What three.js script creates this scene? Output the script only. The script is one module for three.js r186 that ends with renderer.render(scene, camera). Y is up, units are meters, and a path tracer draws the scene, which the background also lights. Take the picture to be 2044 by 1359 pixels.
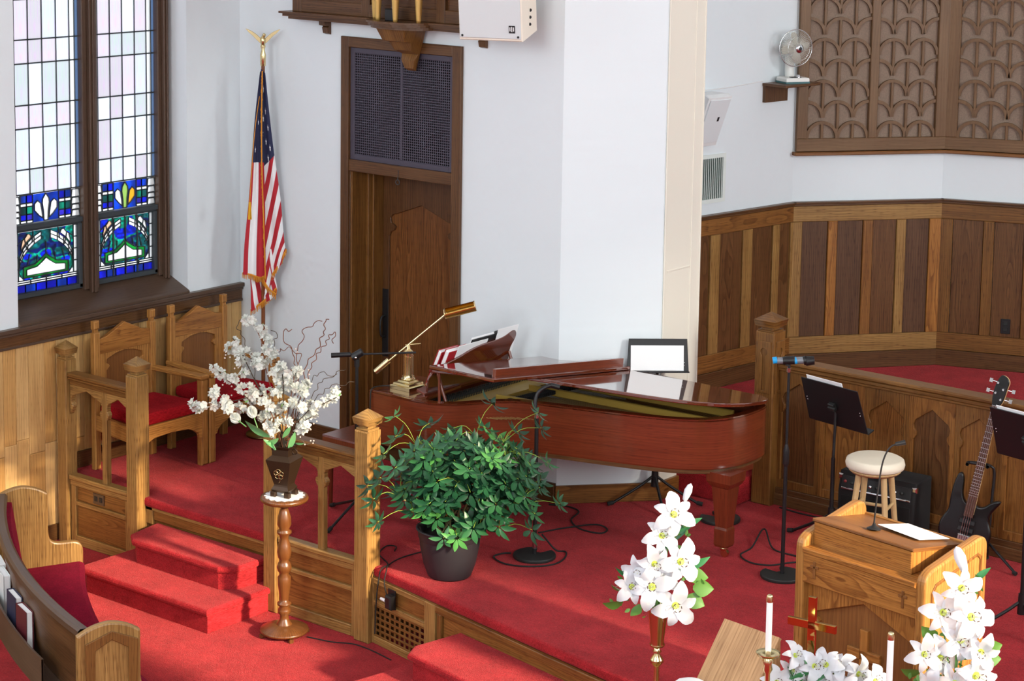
import * as THREE from 'three';
import { mergeGeometries } from 'three/addons/utils/BufferGeometryUtils.js';
import { RectAreaLightUniformsLib } from 'three/addons/lights/RectAreaLightUniformsLib.js';

// ---------- camera, sky, sun, lamps at unseen windows, exposure ----------
const scene = new THREE.Scene();
const renderer = new THREE.WebGLRenderer();
renderer.toneMapping = THREE.LinearToneMapping;
renderer.toneMappingExposure = 1.3;
renderer.shadowMap.enabled = true;
RectAreaLightUniformsLib.init();
const camera = new THREE.PerspectiveCamera(2 * Math.atan(1079 / 4200) * 180 / Math.PI, 2044 / 2158, 0.1, 80);
camera.setViewOffset(2044, 2158, 0, 799, 2044, 1359);          // a lens shifted downwards, as the photograph's framing implies
{
  const right = new THREE.Vector3(0.77863, 0.0149, -0.62731), down = new THREE.Vector3(0.09648, -0.99067, 0.09622), fwd = new THREE.Vector3(-0.62002, -0.13544, -0.7728);
  camera.matrixAutoUpdate = true;
  const m = new THREE.Matrix4().makeBasis(right, down.negate(), fwd.negate());
  camera.quaternion.setFromRotationMatrix(m);
  camera.position.set(6.92627, 4.86403, 10.75533);
  camera.updateProjectionMatrix();
}
scene.add(camera);
scene.background = new THREE.Color(0.92, 0.96, 1.0);            // hazy bright sky outside the windows
scene.backgroundIntensity = 1.3;
const sun = new THREE.DirectionalLight(new THREE.Color(1.0, 0.86, 0.66), 9);
sun.position.set(9.5, 5.2, 3.0); sun.target.position.set(-3.0, 0.3, 2.2);
sun.shadow.radius = 7; sun.castShadow = true;
Object.assign(sun.shadow.camera, { left: -12, right: 12, top: 10, bottom: -10, near: 0.1, far: 40 });
sun.position.sub(sun.target.position).multiplyScalar(1.35).add(sun.target.position);
scene.add(sun, sun.target);
function unseenWindowLight(w, h, at, look, power, color = [0.9, 0.97, 1.0]) {  // area lamp just inside a window that is out of view
  const l = new THREE.RectAreaLight(new THREE.Color(...color), power, w, h);
  l.position.set(...at); l.lookAt(...look); scene.add(l);
  return l;
}
const DAY = 8.5;
unseenWindowLight(1.9, 3.6, [9.3, 4.6, -0.6], [0, 2.2, -0.6], DAY * 1.5);  // unseen, on the right, strongest to brighten the pier
unseenWindowLight(1.9, 2.6, [9.3, 5.1, 7.2], [0, 2.6, 7.2], DAY);
unseenWindowLight(1.9, 3.6, [9.3, 4.6, 11.0], [0, 2.2, 10.0], DAY);
unseenWindowLight(4.4, 3.6, [2.0, 6.2, 14.6], [1.5, 3.5, 0], DAY * 1.0);  // unseen, high at the rear, lights the door wall
unseenWindowLight(1.9, 3.6, [-4.3, 4.6, 6.4], [3, 2.0, 5.0], DAY * 0.5);  // unseen, on the left wall, lights the nave from that side

// ---------- helpers ----------
let seedState = 20240611;
const rnd = () => { seedState = (seedState * 1664525 + 1013904223) >>> 0; return seedState / 4294967296; };
const rr = (a, b) => a + (b - a) * rnd();
const names = new Map();
function numbered(n) { const k = names.get(n) ?? 0; names.set(n, k + 1); return k ? n + '_' + String(k).padStart(3, '0') : n; }
function tag(o, label, category, group) { o.userData.label = label; if (category) o.userData.category = category; if (group) o.userData.group = group; return o; }
function thing(name, label, category, pos = [0, 0, 0], turn = 0, group) {
  const g = new THREE.Group(); g.name = numbered(name); g.position.set(...pos); g.rotation.y = turn; scene.add(g);
  return tag(g, label, category, group);
}
function mesh(name, geo, mat, parent) {
  const m = new THREE.Mesh(geo, mat); m.name = parent ? name : numbered(name); m.castShadow = m.receiveShadow = true; (parent ?? scene).add(m); return m;
}
function struct(name, label, geo, mat) { const m = mesh(name, geo, mat); m.userData.kind = 'structure'; m.userData.label = label; return m; }
function structGroup(name, label, pos = [0, 0, 0], turn = 0) { const g = new THREE.Group(); g.name = name; g.position.set(...pos); g.rotation.y = turn; scene.add(g); g.userData = { kind: 'structure', label }; return g; }
function grouped(name, parent) { const g = new THREE.Group(); g.name = name; parent.add(g); return g; }
const V3 = (x, y, z) => new THREE.Vector3(x, y, z);
// uv in metres, v along the grain
function uvm(geo, grain = 'y', ou = rnd() * 7, ov = rnd() * 7) {
  const g = geo.index ? geo.toNonIndexed() : geo, p = g.attributes.position, uv = new Float32Array(p.count * 2), ga = 'xyz'.indexOf(grain), a = (ga + 1) % 3, b = (ga + 2) % 3;
  const v = [V3(), V3(), V3()], n = V3();
  for (let i = 0; i < p.count; i += 3) {
    for (let k = 0; k < 3; k++) v[k].fromBufferAttribute(p, i + k);
    n.crossVectors(v[1].clone().sub(v[0]), v[2].clone().sub(v[0]));
    const w = [Math.abs(n.x), Math.abs(n.y), Math.abs(n.z)], dom = w.indexOf(Math.max(...w));
    for (let k = 0; k < 3; k++) {
      const c = [v[k].x, v[k].y, v[k].z];
      uv[(i + k) * 2] = ou + (dom === ga ? c[a] : dom === a ? c[b] : c[a]);
      uv[(i + k) * 2 + 1] = ov + (dom === ga ? c[b] * 0.3 : c[ga]);
    }
  }
  g.setAttribute('uv', new THREE.BufferAttribute(uv, 2));
  return g;
}
function shapeOf(pts) { const s = new THREE.Shape(); pts.forEach(([x, y], i) => (i ? s.lineTo(x, y) : s.moveTo(x, y))); s.closePath(); return s; }
// chamfered box centred on the origin
function cbox(w, h, d, c = 0.004, grain = 'y') {
  c = Math.min(c, w * 0.3, h * 0.3, d * 0.3);
  const s = shapeOf([[-w / 2 + c, -h / 2 + c], [w / 2 - c, -h / 2 + c], [w / 2 - c, h / 2 - c], [-w / 2 + c, h / 2 - c]]);
  const g = new THREE.ExtrudeGeometry(s, { depth: d - 2 * c, bevelEnabled: true, bevelSize: c, bevelThickness: c, bevelSegments: 1, steps: 1 });
  g.translate(0, 0, -d / 2 + c);
  return uvm(g, grain);
}
const at = (g, x, y, z, rx = 0, ry = 0, rz = 0) => { if (rx) g.rotateX(rx); if (rz) g.rotateZ(rz); if (ry) g.rotateY(ry); return g.translate(x, y, z); };
const bx = (w, h, d, x, y, z, grain = 'y', c = 0.004) => at(cbox(w, h, d, c, grain), x, y, z);
// box from corner to corner
const b2 = (x0, x1, y0, y1, z0, z1, grain = 'y', c = 0.004) => bx(Math.abs(x1 - x0), Math.abs(y1 - y0), Math.abs(z1 - z0), (x0 + x1) / 2, (y0 + y1) / 2, (z0 + z1) / 2, grain, c);
function prism(pts, depth, { bevel = 0, holes = [], grain = 'y', seg = 1, curve = 12 } = {}) {
  const s = pts instanceof THREE.Shape ? pts : shapeOf(pts);
  for (const h of holes) s.holes.push(h instanceof THREE.Path ? h : shapeOf(h));
  const g = new THREE.ExtrudeGeometry(s, { depth: depth - 2 * bevel, bevelEnabled: bevel > 0, bevelSize: bevel, bevelThickness: bevel, bevelOffset: -bevel, bevelSegments: seg, steps: 1, curveSegments: curve });
  g.translate(0, 0, bevel);
  return uvm(g, grain);
}
// plan polygon of [x, z] raised from y0 to y1
function slab(pts, y0, y1, { bevel = 0, holes = [], grain = 'x', seg = 3 } = {}) {
  const g = prism(pts.map(([x, z]) => [x, -z]), y1 - y0, { bevel, holes: holes.map((h) => h.map(([x, z]) => [x, -z])), grain: 'x', seg });
  g.rotateX(-Math.PI / 2); g.translate(0, y0, 0);
  return uvm(g, grain);
}
function merged(list) {
  return mergeGeometries(list.map((g) => { const q = g.index ? g.toNonIndexed() : g; for (const k of Object.keys(q.attributes)) if (!['position', 'normal', 'uv'].includes(k)) q.deleteAttribute(k); return q; }));
}
const curve = (pts, closed = false) => new THREE.CatmullRomCurve3(pts.map((p) => V3(...p)), closed, 'centripetal');
const tube = (pts, r, n = 24, k = 8) => new THREE.TubeGeometry(curve(pts), n, r, k, false);
const lathe = (pts, n = 32) => new THREE.LatheGeometry(pts.map(([r, y]) => new THREE.Vector2(r, y)), n);
function rod(a, b, r, r2 = r, n = 12) {
  const A = V3(...a), B = V3(...b), d = B.clone().sub(A), g = new THREE.CylinderGeometry(r2, r, d.length(), n);
  g.applyQuaternion(new THREE.Quaternion().setFromUnitVectors(V3(0, 1, 0), d.clone().normalize()));
  return g.translate((A.x + B.x) / 2, (A.y + B.y) / 2, (A.z + B.z) / 2);
}

// ---------- textures ----------
function valueNoise(seed, px, py) {
  let s = seed * 7919 + 13; const r = () => { s = (s * 1664525 + 1013904223) >>> 0; return s / 4294967296; };
  const t = Float32Array.from({ length: px * py }, r), f = (x) => x * x * (3 - 2 * x);
  return (x, y) => {
    const xi = Math.floor(x), yi = Math.floor(y), fx = f(x - xi), fy = f(y - yi), m = (a, n) => ((a % n) + n) % n;
    const a = t[m(yi, py) * px + m(xi, px)], b = t[m(yi, py) * px + m(xi + 1, px)], c = t[m(yi + 1, py) * px + m(xi, px)], d = t[m(yi + 1, py) * px + m(xi + 1, px)];
    return a + (b - a) * fx + (c - a) * fy + (a - b - c + d) * fx * fy;
  };
}
function dataTex(w, h, fn, { srgb = true, mx = 1, my = 1 } = {}) {
  const d = new Uint8Array(w * h * 4);
  for (let y = 0; y < h; y++) for (let x = 0; x < w; x++) { const c = fn(x / w, y / h), i = (y * w + x) * 4; for (let k = 0; k < 3; k++) d[i + k] = Math.max(0, Math.min(255, Math.round(c[k] * 255))); d[i + 3] = 255; }
  const t = new THREE.DataTexture(d, w, h, THREE.RGBAFormat);
  t.wrapS = t.wrapT = THREE.RepeatWrapping; t.magFilter = THREE.LinearFilter; t.minFilter = THREE.LinearMipmapLinearFilter; t.generateMipmaps = true;
  t.repeat.set(1 / mx, 1 / my); if (srgb) t.colorSpace = THREE.SRGBColorSpace; t.needsUpdate = true;
  return t;
}
// wood: growth lines running with the board, gentle cathedral figure, pores; tile 0.8 m across by 1.6 m along
function woodTex(seed, { rings = 22, warp = 0.5, depth = 0.3, pores = 0.25, streaks = 0.14, tone = [1, 0.93, 0.84] } = {}) {
  const n1 = valueNoise(seed, 6, 2), n2 = valueNoise(seed + 1, 14, 5), n3 = valueNoise(seed + 2, 180, 6), n4 = valueNoise(seed + 3, 320, 30), n5 = valueNoise(seed + 4, 9, 3), n6 = valueNoise(seed + 5, 30, 16);
  return dataTex(512, 768, (u, v) => {
    const w = n1(u * 6, v * 2) * warp * 8 + n2(u * 14, v * 5) * warp * 2.2 + n6(u * 30, v * 16) * 0.25;
    const q = (((u * rings + w) % 1) + 1) % 1, ring = Math.pow(q, 2.2) * (q < 0.93 ? 1 : (1 - q) / 0.07);
    const streak = n3(u * 180, v * 6), pore = Math.pow(n4(u * 320, v * 30), 6), am = 0.35 + 0.65 * n5(u * 9, v * 3);
    const dk = depth * ring * am + streaks * streak + pores * pore + 0.1 * n2(u * 14 + 3, v * 5);
    return [1 - dk * (2 - tone[0]) * 0.92, 1 - dk * (2 - tone[1]), 1 - dk * (2 - tone[2]) * 1.04];
  }, { mx: 0.8, my: 1.6 });
}
const TX = {
  oak: woodTex(3, { rings: 46, warp: 0.4, depth: 0.28, pores: 0.35 }),
  figured: woodTex(11, { rings: 26, warp: 1.3, depth: 0.34, pores: 0.3 }),
  flat: woodTex(21, { rings: 34, warp: 0.25, depth: 0.11, pores: 0.16, streaks: 0.09 }),
  mahogany: woodTex(31, { rings: 40, warp: 0.25, depth: 0.12, pores: 0.22 }),
};
const cN1 = valueNoise(5, 256, 256), cN2 = valueNoise(6, 9, 9), cN3 = valueNoise(8, 40, 24);
TX.carpet = dataTex(512, 512, (u, v) => { const k = 0.80 + 0.22 * cN1(u * 256, v * 256) - 0.10 * cN2(u * 9, v * 9) - 0.07 * cN3(u * 40, v * 24); return [k, k * 0.97, k * 0.97]; }, { mx: 1.1, my: 1.1 });
TX.carpetBump = dataTex(256, 256, (u, v) => { const k = cN1(u * 256, v * 256); return [k, k, k]; }, { srgb: false, mx: 0.45, my: 0.45 });
const pN = valueNoise(15, 40, 40), pN2 = valueNoise(16, 7, 7);
TX.plaster = dataTex(256, 256, (u, v) => { const k = 0.6 * pN2(u * 7, v * 7) + 0.4 * pN(u * 40, v * 40); return [k, k, k]; }, { srgb: false, mx: 1.6, my: 1.6 });
TX.cloth = dataTex(256, 256, (u, v) => { const k = 0.82 + 0.13 * (Math.sin(u * 256 * Math.PI / 2) * Math.sin(v * 256 * Math.PI / 2)) + 0.1 * (pN(u * 40, v * 40) - 0.5); return [k, k, k]; }, { mx: 0.25, my: 0.25 });
const gN = valueNoise(25, 24, 4), gN2 = valueNoise(26, 6, 3);
TX.opal = dataTex(192, 192, (u, v) => { const k = gN(u * 24, v * 4), q = gN2(u * 6, v * 3); return [0.92 + 0.06 * q + 0.02 * k, 0.91 + 0.05 * k + 0.04 * (1 - q), 0.95 + 0.05 * q]; }, { mx: 0.5, my: 0.9 });
TX.streaky = dataTex(192, 192, (u, v) => { const k = 0.68 + 0.5 * gN2(u * 6 + 2, v * 3) * (0.6 + 0.4 * pN(u * 40, v * 40)); return [k, k, k]; }, { mx: 0.35, my: 0.35 });

const vN = valueNoise(41, 6, 8), vN2 = valueNoise(42, 30, 30);
TX.ground = dataTex(256, 256, (u, v) => { const q = vN(u * 6, v * 8), k = 0.75 + 0.55 * vN2(u * 30, v * 30); const c = q < 0.36 ? [0.1, 0.55, 0.56] : q < 0.56 ? [0.2, 0.32, 0.55] : q < 0.7 ? [0.1, 0.68, 0.62] : [0.2, 0.36, 0.85]; return c.map((x) => x * k); }, { mx: 0.55, my: 0.45 });

// ---------- materials ----------
const std = (o) => new THREE.MeshStandardMaterial(o);
const phys = (o) => new THREE.MeshPhysicalMaterial(o);
const wood = (color, map, roughness = 0.42, coat = 0.25) => phys({ color, map: TX[map], roughness, clearcoat: coat, clearcoatRoughness: 0.3, specularIntensity: 0.6 });
const MAT = {
  plaster: std({ color: '#e2eaee', roughness: 0.85, bumpMap: TX.plaster, bumpScale: 0.004 }),
  cream: std({ color: '#e9e4d6', roughness: 0.8 }),
  ceiling: std({ color: '#e4e2dc', roughness: 0.9 }),
  carpet: phys({ color: '#c2363c', map: TX.carpet, bumpMap: TX.carpetBump, bumpScale: 0.004, roughness: 1, sheen: 0.6, sheenColor: new THREE.Color(0.85, 0.25, 0.25), sheenRoughness: 0.6, specularIntensity: 0.1 }),
  velvet: phys({ color: '#b3202a', map: TX.carpet, roughness: 0.95, sheen: 0.6, sheenColor: new THREE.Color(0.8, 0.15, 0.15), sheenRoughness: 0.45, specularIntensity: 0.1 }),
  pewCloth: phys({ color: '#8e1430', map: TX.carpet, roughness: 1, sheen: 0.4, sheenColor: new THREE.Color(0.6, 0.08, 0.15), specularIntensity: 0.1 }),
  oak: wood('#b18a50', 'oak'), oakDark: wood('#8a602f', 'oak'), oakFig: wood('#9c6b35', 'figured'), oakPanel: wood('#77522f', 'figured'), oakPanel2: wood('#694a31', 'oak', 0.5),
  honey: wood('#c68f4c', 'oak', 0.4), honeyFig: wood('#b97f3e', 'figured', 0.4), honeyDark: wood('#8f5f31', 'flat', 0.45),
  plankA: wood('#e6bd7c', 'flat', 0.5, 0.1), plankB: wood('#deb06c', 'flat', 0.5, 0.1), plankC: wood('#ecc585', 'flat', 0.5, 0.1),
  trim: wood('#5e4a3c', 'flat', 0.4), trimOak: wood('#6e4c2c', 'oak', 0.42),
  door: wood('#85562c', 'figured', 0.4), doorDark: wood('#6b4829', 'oak', 0.42),
  lattice: wood('#7f6144', 'flat', 0.5, 0.1), latticeCloth: std({ color: '#a8917f', map: TX.cloth, roughness: 1 }),
  mahogany: phys({ color: '#823a20', map: TX.mahogany, roughness: 0.32, clearcoat: 0.7, clearcoatRoughness: 0.14 }),
  mahoganyGloss: phys({ color: '#70301a', map: TX.mahogany, roughness: 0.08, ior: 1.9, clearcoat: 1, clearcoatRoughness: 0.03 }),
  tan: wood('#cfa577', 'mahogany', 0.55, 0.05), pine: wood('#dfbf8c', 'flat', 0.5, 0.1), floorWood: wood('#8a5f35', 'oak', 0.4),
  brass: std({ color: '#e2d09c', metalness: 1, roughness: 0.2 }), brassDull: std({ color: '#b8a066', metalness: 1, roughness: 0.38 }), plate: std({ color: '#c4a24a', metalness: 0.35, roughness: 0.4 }),
  chrome: std({ color: '#d6d8da', metalness: 1, roughness: 0.15 }), black: std({ color: '#141416', roughness: 0.45 }), blackGloss: phys({ color: '#09090b', roughness: 0.3, clearcoat: 0.5, clearcoatRoughness: 0.05, specularIntensity: 0.5 }),
  iron: std({ color: '#2a2c2b', roughness: 0.55, metalness: 0.3 }), rubber: std({ color: '#1a1a1a', roughness: 0.8 }), paper: std({ color: '#f2f3f4', roughness: 0.8 }), lead: std({ color: '#3d4448', roughness: 0.6, metalness: 0.3 }),
  grille: std({ color: '#4c4754', roughness: 0.6, metalness: 0.2 }), dark: std({ color: '#0d0a09', roughness: 1 }), white: std({ color: '#eceded', roughness: 0.5 }), felt: std({ color: '#1d1b1c', roughness: 1 }),
};
const PL = 0.48, LOFT = 0.83;

// ================= the setting =================
struct('floor', 'red carpet of the main church floor', slab([[-4.56, 15], [9.5, 15], [9.5, -5.5], [-4.56, -5.5]], -0.12, 0), MAT.carpet);
struct('floor_hardwood', 'brown hardwood floor behind the pew', slab([[-4.5, 3.3], [-3.62, 3.3], [-3.35, 3.2], [-0.9, 4.5], [-1.5, 5.8], [-4.5, 5.8]], 0.0005, 0.006), MAT.floorWood);
struct('ceiling', 'pale plaster ceiling', slab([[-5, 15.2], [9.8, 15.2], [9.8, -6], [-5, -6]], 8.5, 8.7), MAT.ceiling);
// platform: wooden body and a carpet whose edge rolls over the front
const rot = (s, n) => [-1.57 + s * 0.981 - n * 0.193, 1.5 + s * 0.193 + n * 0.981];
const edge = (x) => 1.49 + (x + 1.57) * 0.195;
struct('trim_1', 'wooden body under the raised platform', slab([[-4.55, 1.455], [-1.57, 1.455], rot(0.05, -0.042), rot(0.05, -0.42), rot(0.55, -0.42), rot(0.55, -0.042), [9.45, edge(9.45) - 0.035], [9.45, -1.3], [-1.03, -1.3], [-1.03, -0.8], [-1.5, -0.28], [-4.55, -0.28]], 0.0, 0.415), MAT.oakDark);
struct('floor_platform', 'dark red carpet of the raised platform', slab([[-4.555, 1.495], [-1.57, 1.495], [9.45, edge(9.45)], [9.45, -1.3], [-1.03, -1.3], [-1.03, -0.8], [-1.5, -0.28], [-4.555, -0.28]], 0.418, PL, { bevel: 0.02 }), MAT.carpet);
struct('floor_loft', 'red carpet of the choir loft behind the panelled screen', slab([[-1.85, -1.36], [9.45, -1.36], [9.45, -5.0], [-0.6, -5.0], [-1.95, -3.4]], PL + 0.02, LOFT), MAT.carpet);
struct('trim_2', 'carpeted step between the pier and the choir screen', slab([[-1.02, -1.02], [-0.52, -1.02], [-0.52, -1.36], [-1.02, -1.36]], PL + 0.002, 0.655, { bevel: 0.015 }), MAT.carpet);

// ---- outer walls of the nave, out of view, windows placed to light the platform ----
function sideWall(name, label, len, height, openings, thick, pos, turn) {
  const g = structGroup(name, label, pos, turn);
  const m = mesh('plaster', prism([[0, 0], [len, 0], [len, height], [0, height]], thick, { holes: openings.map(([a, b, c, d]) => [[a, c], [b, c], [b, d], [a, d]]) }), MAT.plaster, g);
  m.position.z = -thick;
  const clear = phys({ color: '#fffaf0', transmission: 1, thickness: 0, roughness: 0.05 }), frosted = phys({ color: '#f3f5f8', transmission: 1, thickness: 0, roughness: 0.97 });  // out-of-view glazing: frosted scatters the sun, clear lets it through
  for (const [a, b, c, d, mat] of openings) {
    const f = grouped('window', g);
    mesh('window_frame', merged([b2(a, b, c, c + 0.08, -0.2, -0.1), b2(a, b, d - 0.08, d, -0.2, -0.1), b2(a, a + 0.08, c, d, -0.2, -0.1), b2(b - 0.08, b, c, d, -0.2, -0.1), b2((a + b) / 2 - 0.04, (a + b) / 2 + 0.04, c, d, -0.2, -0.1)]), MAT.trim, f);
    mesh('pane', new THREE.PlaneGeometry(b - a, d - c).translate((a + b) / 2, (c + d) / 2, -0.15), mat === 'clear' ? clear : frosted, f);
  }
  return g;
}
// right wall: local x runs towards +z, normal towards -x
sideWall('wall_right', 'unseen white plaster wall across the nave, tall windows placed to light the platform', 21, 8.5, [[3.95, 5.85, 2.8, 6.4], [7.35, 9.05, 3.55, 6.1, 'clear'], [11.75, 13.65, 3.8, 6.4], [15.55, 17.45, 2.8, 6.4]], 0.25, [9.5, 0, -5.5], -Math.PI / 2);  // clear opening placed so the sun reaches the left steps
sideWall('wall_rear', 'unseen white plaster wall at the back of the nave, window placed to light the room', 15, 8.5, [[5.0, 9.6, 4.4, 8.0]], 0.25, [9.7, 0, 14.9], Math.PI);

// ---- left wall with the stained glass window ----
const LW = -4.56;
const wallLeft = structGroup('wall_left', 'white plaster wall with a stained glass window and plank wainscot', [LW, 0, 0], Math.PI / 2);   // local x = -z, local z = +x
{
  const m = mesh('plaster', prism([[-15.2, 0], [0.5, 0], [0.5, 8.5], [-15.2, 8.5]], 0.42, { holes: [[[-1.83, 1.6], [-0.27, 1.6], [-0.27, 6.6], [-1.83, 6.6]], [[-7.4, 2.8], [-5.5, 2.8], [-5.5, 6.4], [-7.4, 6.4]]] }), MAT.plaster, wallLeft);
  m.position.z = -0.42;
  mesh('pane', new THREE.PlaneGeometry(1.9, 3.6).translate(-6.45, 4.6, -0.2), phys({ color: '#f4f2ff', transmission: 1, thickness: 0, roughness: 0.3 }), wallLeft);  // second left window, out of view, behind the left area lamp
  // plank wainscot, each board its own piece with a lower length butted to it
  const pm = [MAT.plankA, MAT.plankB, MAT.plankC];
  let s = -6.2, k = 0;
  while (s < 0.2) {
    const w = Math.min(0.1 + 0.05 * rnd(), 0.27 - s), bottom = s < -1.5 ? 0.1 : PL + 0.1, joint = s < -1.4 ? 0.66 + 0.16 * rnd() : 0;
    if (w > 0.03) {
      if (joint) { mesh('plank', b2(s + 0.0012, s + w - 0.0012, bottom, joint - 0.0012, 0, 0.014, 'y', 0.003), pm[(k + 1) % 3], wallLeft); mesh('plank', b2(s + 0.0012, s + w - 0.0012, joint + 0.0012, 1.45, 0, 0.014, 'y', 0.003), pm[k % 3], wallLeft); }
      else mesh('plank', b2(s + 0.0012, s + w - 0.0012, bottom, 1.45, 0, 0.014, 'y', 0.003), pm[k % 3], wallLeft);
    }
    s += w; k++;
  }
  mesh('frieze_board', b2(-6.2, 0.262, 1.445, 1.555, 0, 0.028, 'x'), MAT.trimOak, wallLeft);
  mesh('rail_cap', merged([b2(-6.2, 0.268, 1.555, 1.585, 0, 0.05, 'x'), b2(-6.2, 0.264, 1.535, 1.556, 0, 0.04, 'x'), b2(-6.2, 0.262, 1.444, 1.462, 0, 0.036, 'x')]), MAT.trim, wallLeft);
  mesh('baseboard', merged([b2(-6.2, -1.5, 0, 0.12, 0, 0.03, 'x'), b2(-1.5, 0.26, PL, PL + 0.12, 0, 0.03, 'x')]), MAT.trimOak, wallLeft);
}
const window1 = structGroup('window_1', 'stained glass window of two tall lights in dark wood frames', [LW - 0.24, 0, 0], Math.PI / 2);
{
  const g = window1, tr = MAT.trim;
  mesh('sill', uvm(new THREE.ExtrudeGeometry(shapeOf([[0, 1.71], [-0.02, 1.5], [0.262, 1.5], [0.262, 1.6], [0.24, 1.612]]), { depth: 1.56, bevelEnabled: false }).rotateY(-Math.PI / 2), 'x').translate(-0.27, 0, 0), tr, g);
  const jamb = (a, b) => merged([b2(a, b, 1.70, 6.6, -0.05, 0.05), b2(a + (b - a) * 0.28, a + (b - a) * 0.72, 1.68, 6.6, 0.05, 0.085), b2(a + (b - a) * 0.42, a + (b - a) * 0.58, 1.68, 6.6, 0.085, 0.1)]);
  mesh('jamb', jamb(-1.83, -1.69), tr, g); mesh('mullion', jamb(-1.085, -0.95), tr, g); mesh('jamb', jamb(-0.375, -0.27), tr, g);
  mesh('head', b2(-1.83, -0.27, 6.5, 6.6, -0.05, 0.06, 'x'), tr, g);
  const pale = [['#f1f3f8', 0.5], ['#f6f7fa', 0.5], ['#f3edf1', 0.5], ['#ece7ea', 0.5], ['#f9fbfd', 0.5], ['#eaedec', 0.5]].map(([c, r]) => phys({ color: c, map: TX.opal, transmission: 1, thickness: 0, roughness: r }));
  const tint = (c, r = 0.4) => phys({ color: c, map: TX.streaky, transmission: 1, thickness: 0, roughness: r });
  const plain = (c) => phys({ color: c, transmission: 1, thickness: 0, roughness: 0.5 });
  const GL = { border: plain('#ffffff'), edgeBlue: plain('#b9d2f2'), blue: tint('#3a5cff'), blue2: tint('#2a8cf4'), navy: tint('#3a4f90'), teal: tint('#2cc0ac'), teal2: tint('#2a9090'), green: tint('#3fca78'), white: plain('#ffffff'), lime: plain('#c4dc9a'), amber: plain('#f4cf62'), violet: tint('#7a70e0'), blush: plain('#f7dcc6'), slate: tint('#2c3f58') };
  const rowsY = [6.5, 6.34, 6.05, 5.88, 5.59, 5.42, 5.13, 4.96, 4.68, 4.51, 4.22, 4.06, 3.81, 3.53, 3.364, 3.073, 2.909, 2.622, 2.447];
  for (const [s0, w] of [[-1.69, 0.605], [-0.95, 0.575]]) {
    const X = (u) => s0 + u * w, right = s0 > -1, leads = [];
    const bar = (x0, y0, x1, y1, t = 0.008) => { const L = Math.hypot(x1 - x0, y1 - y0), b = new THREE.BoxGeometry(L, t, 0.012); b.rotateZ(Math.atan2(y1 - y0, x1 - x0)); leads.push(b.translate((x0 + x1) / 2, (y0 + y1) / 2, 0)); };
    const rect = (u0, u1, y0, y1, m, n = 'pane') => mesh(n, new THREE.BoxGeometry(X(u1) - X(u0) - 0.003, y1 - y0 - 0.003, 0.004).translate((X(u0) + X(u1)) / 2, (y0 + y1) / 2, 0), m, g);
    const cols = [0.0, 0.075, 0.275, 0.475, 0.68, 0.875, 0.95, 1.0];
    for (let r = 0; r < rowsY.length - 1; r++) {
      for (let c = 0; c < 7; c++) rect(cols[c], cols[c + 1], rowsY[r + 1], rowsY[r], c === 0 || c === 5 ? GL.border : c === 6 ? GL.edgeBlue : pale[Math.floor(rnd() * 6)]);
      bar(X(0), rowsY[r + 1], X(1), rowsY[r + 1], 0.009);
    }
    for (let c = 1; c < 7; c++) bar(X(cols[c]), 2.447, X(cols[c]), 6.5, 0.005);
    // piece: polygon in (u 0..1, y metres); lead round it
    const piece = (pts, m, dz = 0, n = 'pane', lead = 0.006) => { const P = pts.map(([u, y]) => [X(u), y]); mesh(n, prism(P, 0.004, {}), m, g).position.z = dz - 0.002; if (lead) P.forEach((p, i) => { const q = P[(i + 1) % P.length]; bar(p[0], p[1], q[0], q[1], lead); }); };
    // fleur-de-lis band
    const y0 = 2.242, y1 = 2.44;
    for (const [ya, yb, ms] of [[2.385, 2.44, [GL.blue, GL.blue2]], [2.36, 2.382, [GL.white, GL.white]], [2.305, 2.358, [GL.teal, GL.teal2]], [2.262, 2.303, [GL.violet, GL.blue]], [y0, 2.26, [GL.white, GL.white]]])
      for (const f of [-1, 1]) ms.forEach((m, i) => { const c0 = 0.5 + f * (0.19 + 0.09 * i), c1 = 0.5 + f * (0.28 + 0.09 * i); piece([[Math.min(c0, c1), ya], [Math.max(c0, c1), ya], [Math.max(c0, c1), yb], [Math.min(c0, c1), yb]], m, 0, 'pane', 0.005); });
    for (const [a, b] of [[0, 0.125], [0.875, 1]]) for (const [ya, yb] of [[2.242, 2.29], [2.292, 2.33], [2.332, 2.38], [2.382, 2.44]]) piece([[a, ya], [b, ya], [(a + b) / 2 + 0.05, yb - 0.004], [(a + b) / 2 - 0.05, yb - 0.004]], GL.border, 0, 'pane', 0.005);
    const lobe = (f) => [[0.5 + f * 0.045, 2.262], [0.5 + f * 0.1, 2.285], [0.5 + f * 0.165, 2.325], [0.5 + f * 0.165, 2.37], [0.5 + f * 0.12, 2.392], [0.5 + f * 0.075, 2.37], [0.5 + f * 0.055, 2.31]];
    const stalk = [[0.47, 2.245], [0.53, 2.245], [0.535, 2.31], [0.552, 2.37], [0.545, 2.4], [0.5, 2.438], [0.455, 2.4], [0.448, 2.37], [0.465, 2.31]];
    piece(lobe(-1), GL.white); piece(lobe(1), right ? GL.amber : GL.white); piece(stalk, right ? GL.lime : GL.white);
    mesh('pane', prism([[X(0.31), y0], [X(0.69), y0], [X(0.69), y1], [X(0.31), y1]], 0.004, { holes: [lobe(-1), lobe(1), stalk].map((h) => { const q = h.map(([u, y]) => [X(u), y]); return THREE.ShapeUtils.area(q.map(([x, y]) => new THREE.Vector2(x, y))) > 0 ? q.reverse() : q; }) }), GL.blue2, g).position.z = -0.002;
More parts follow.
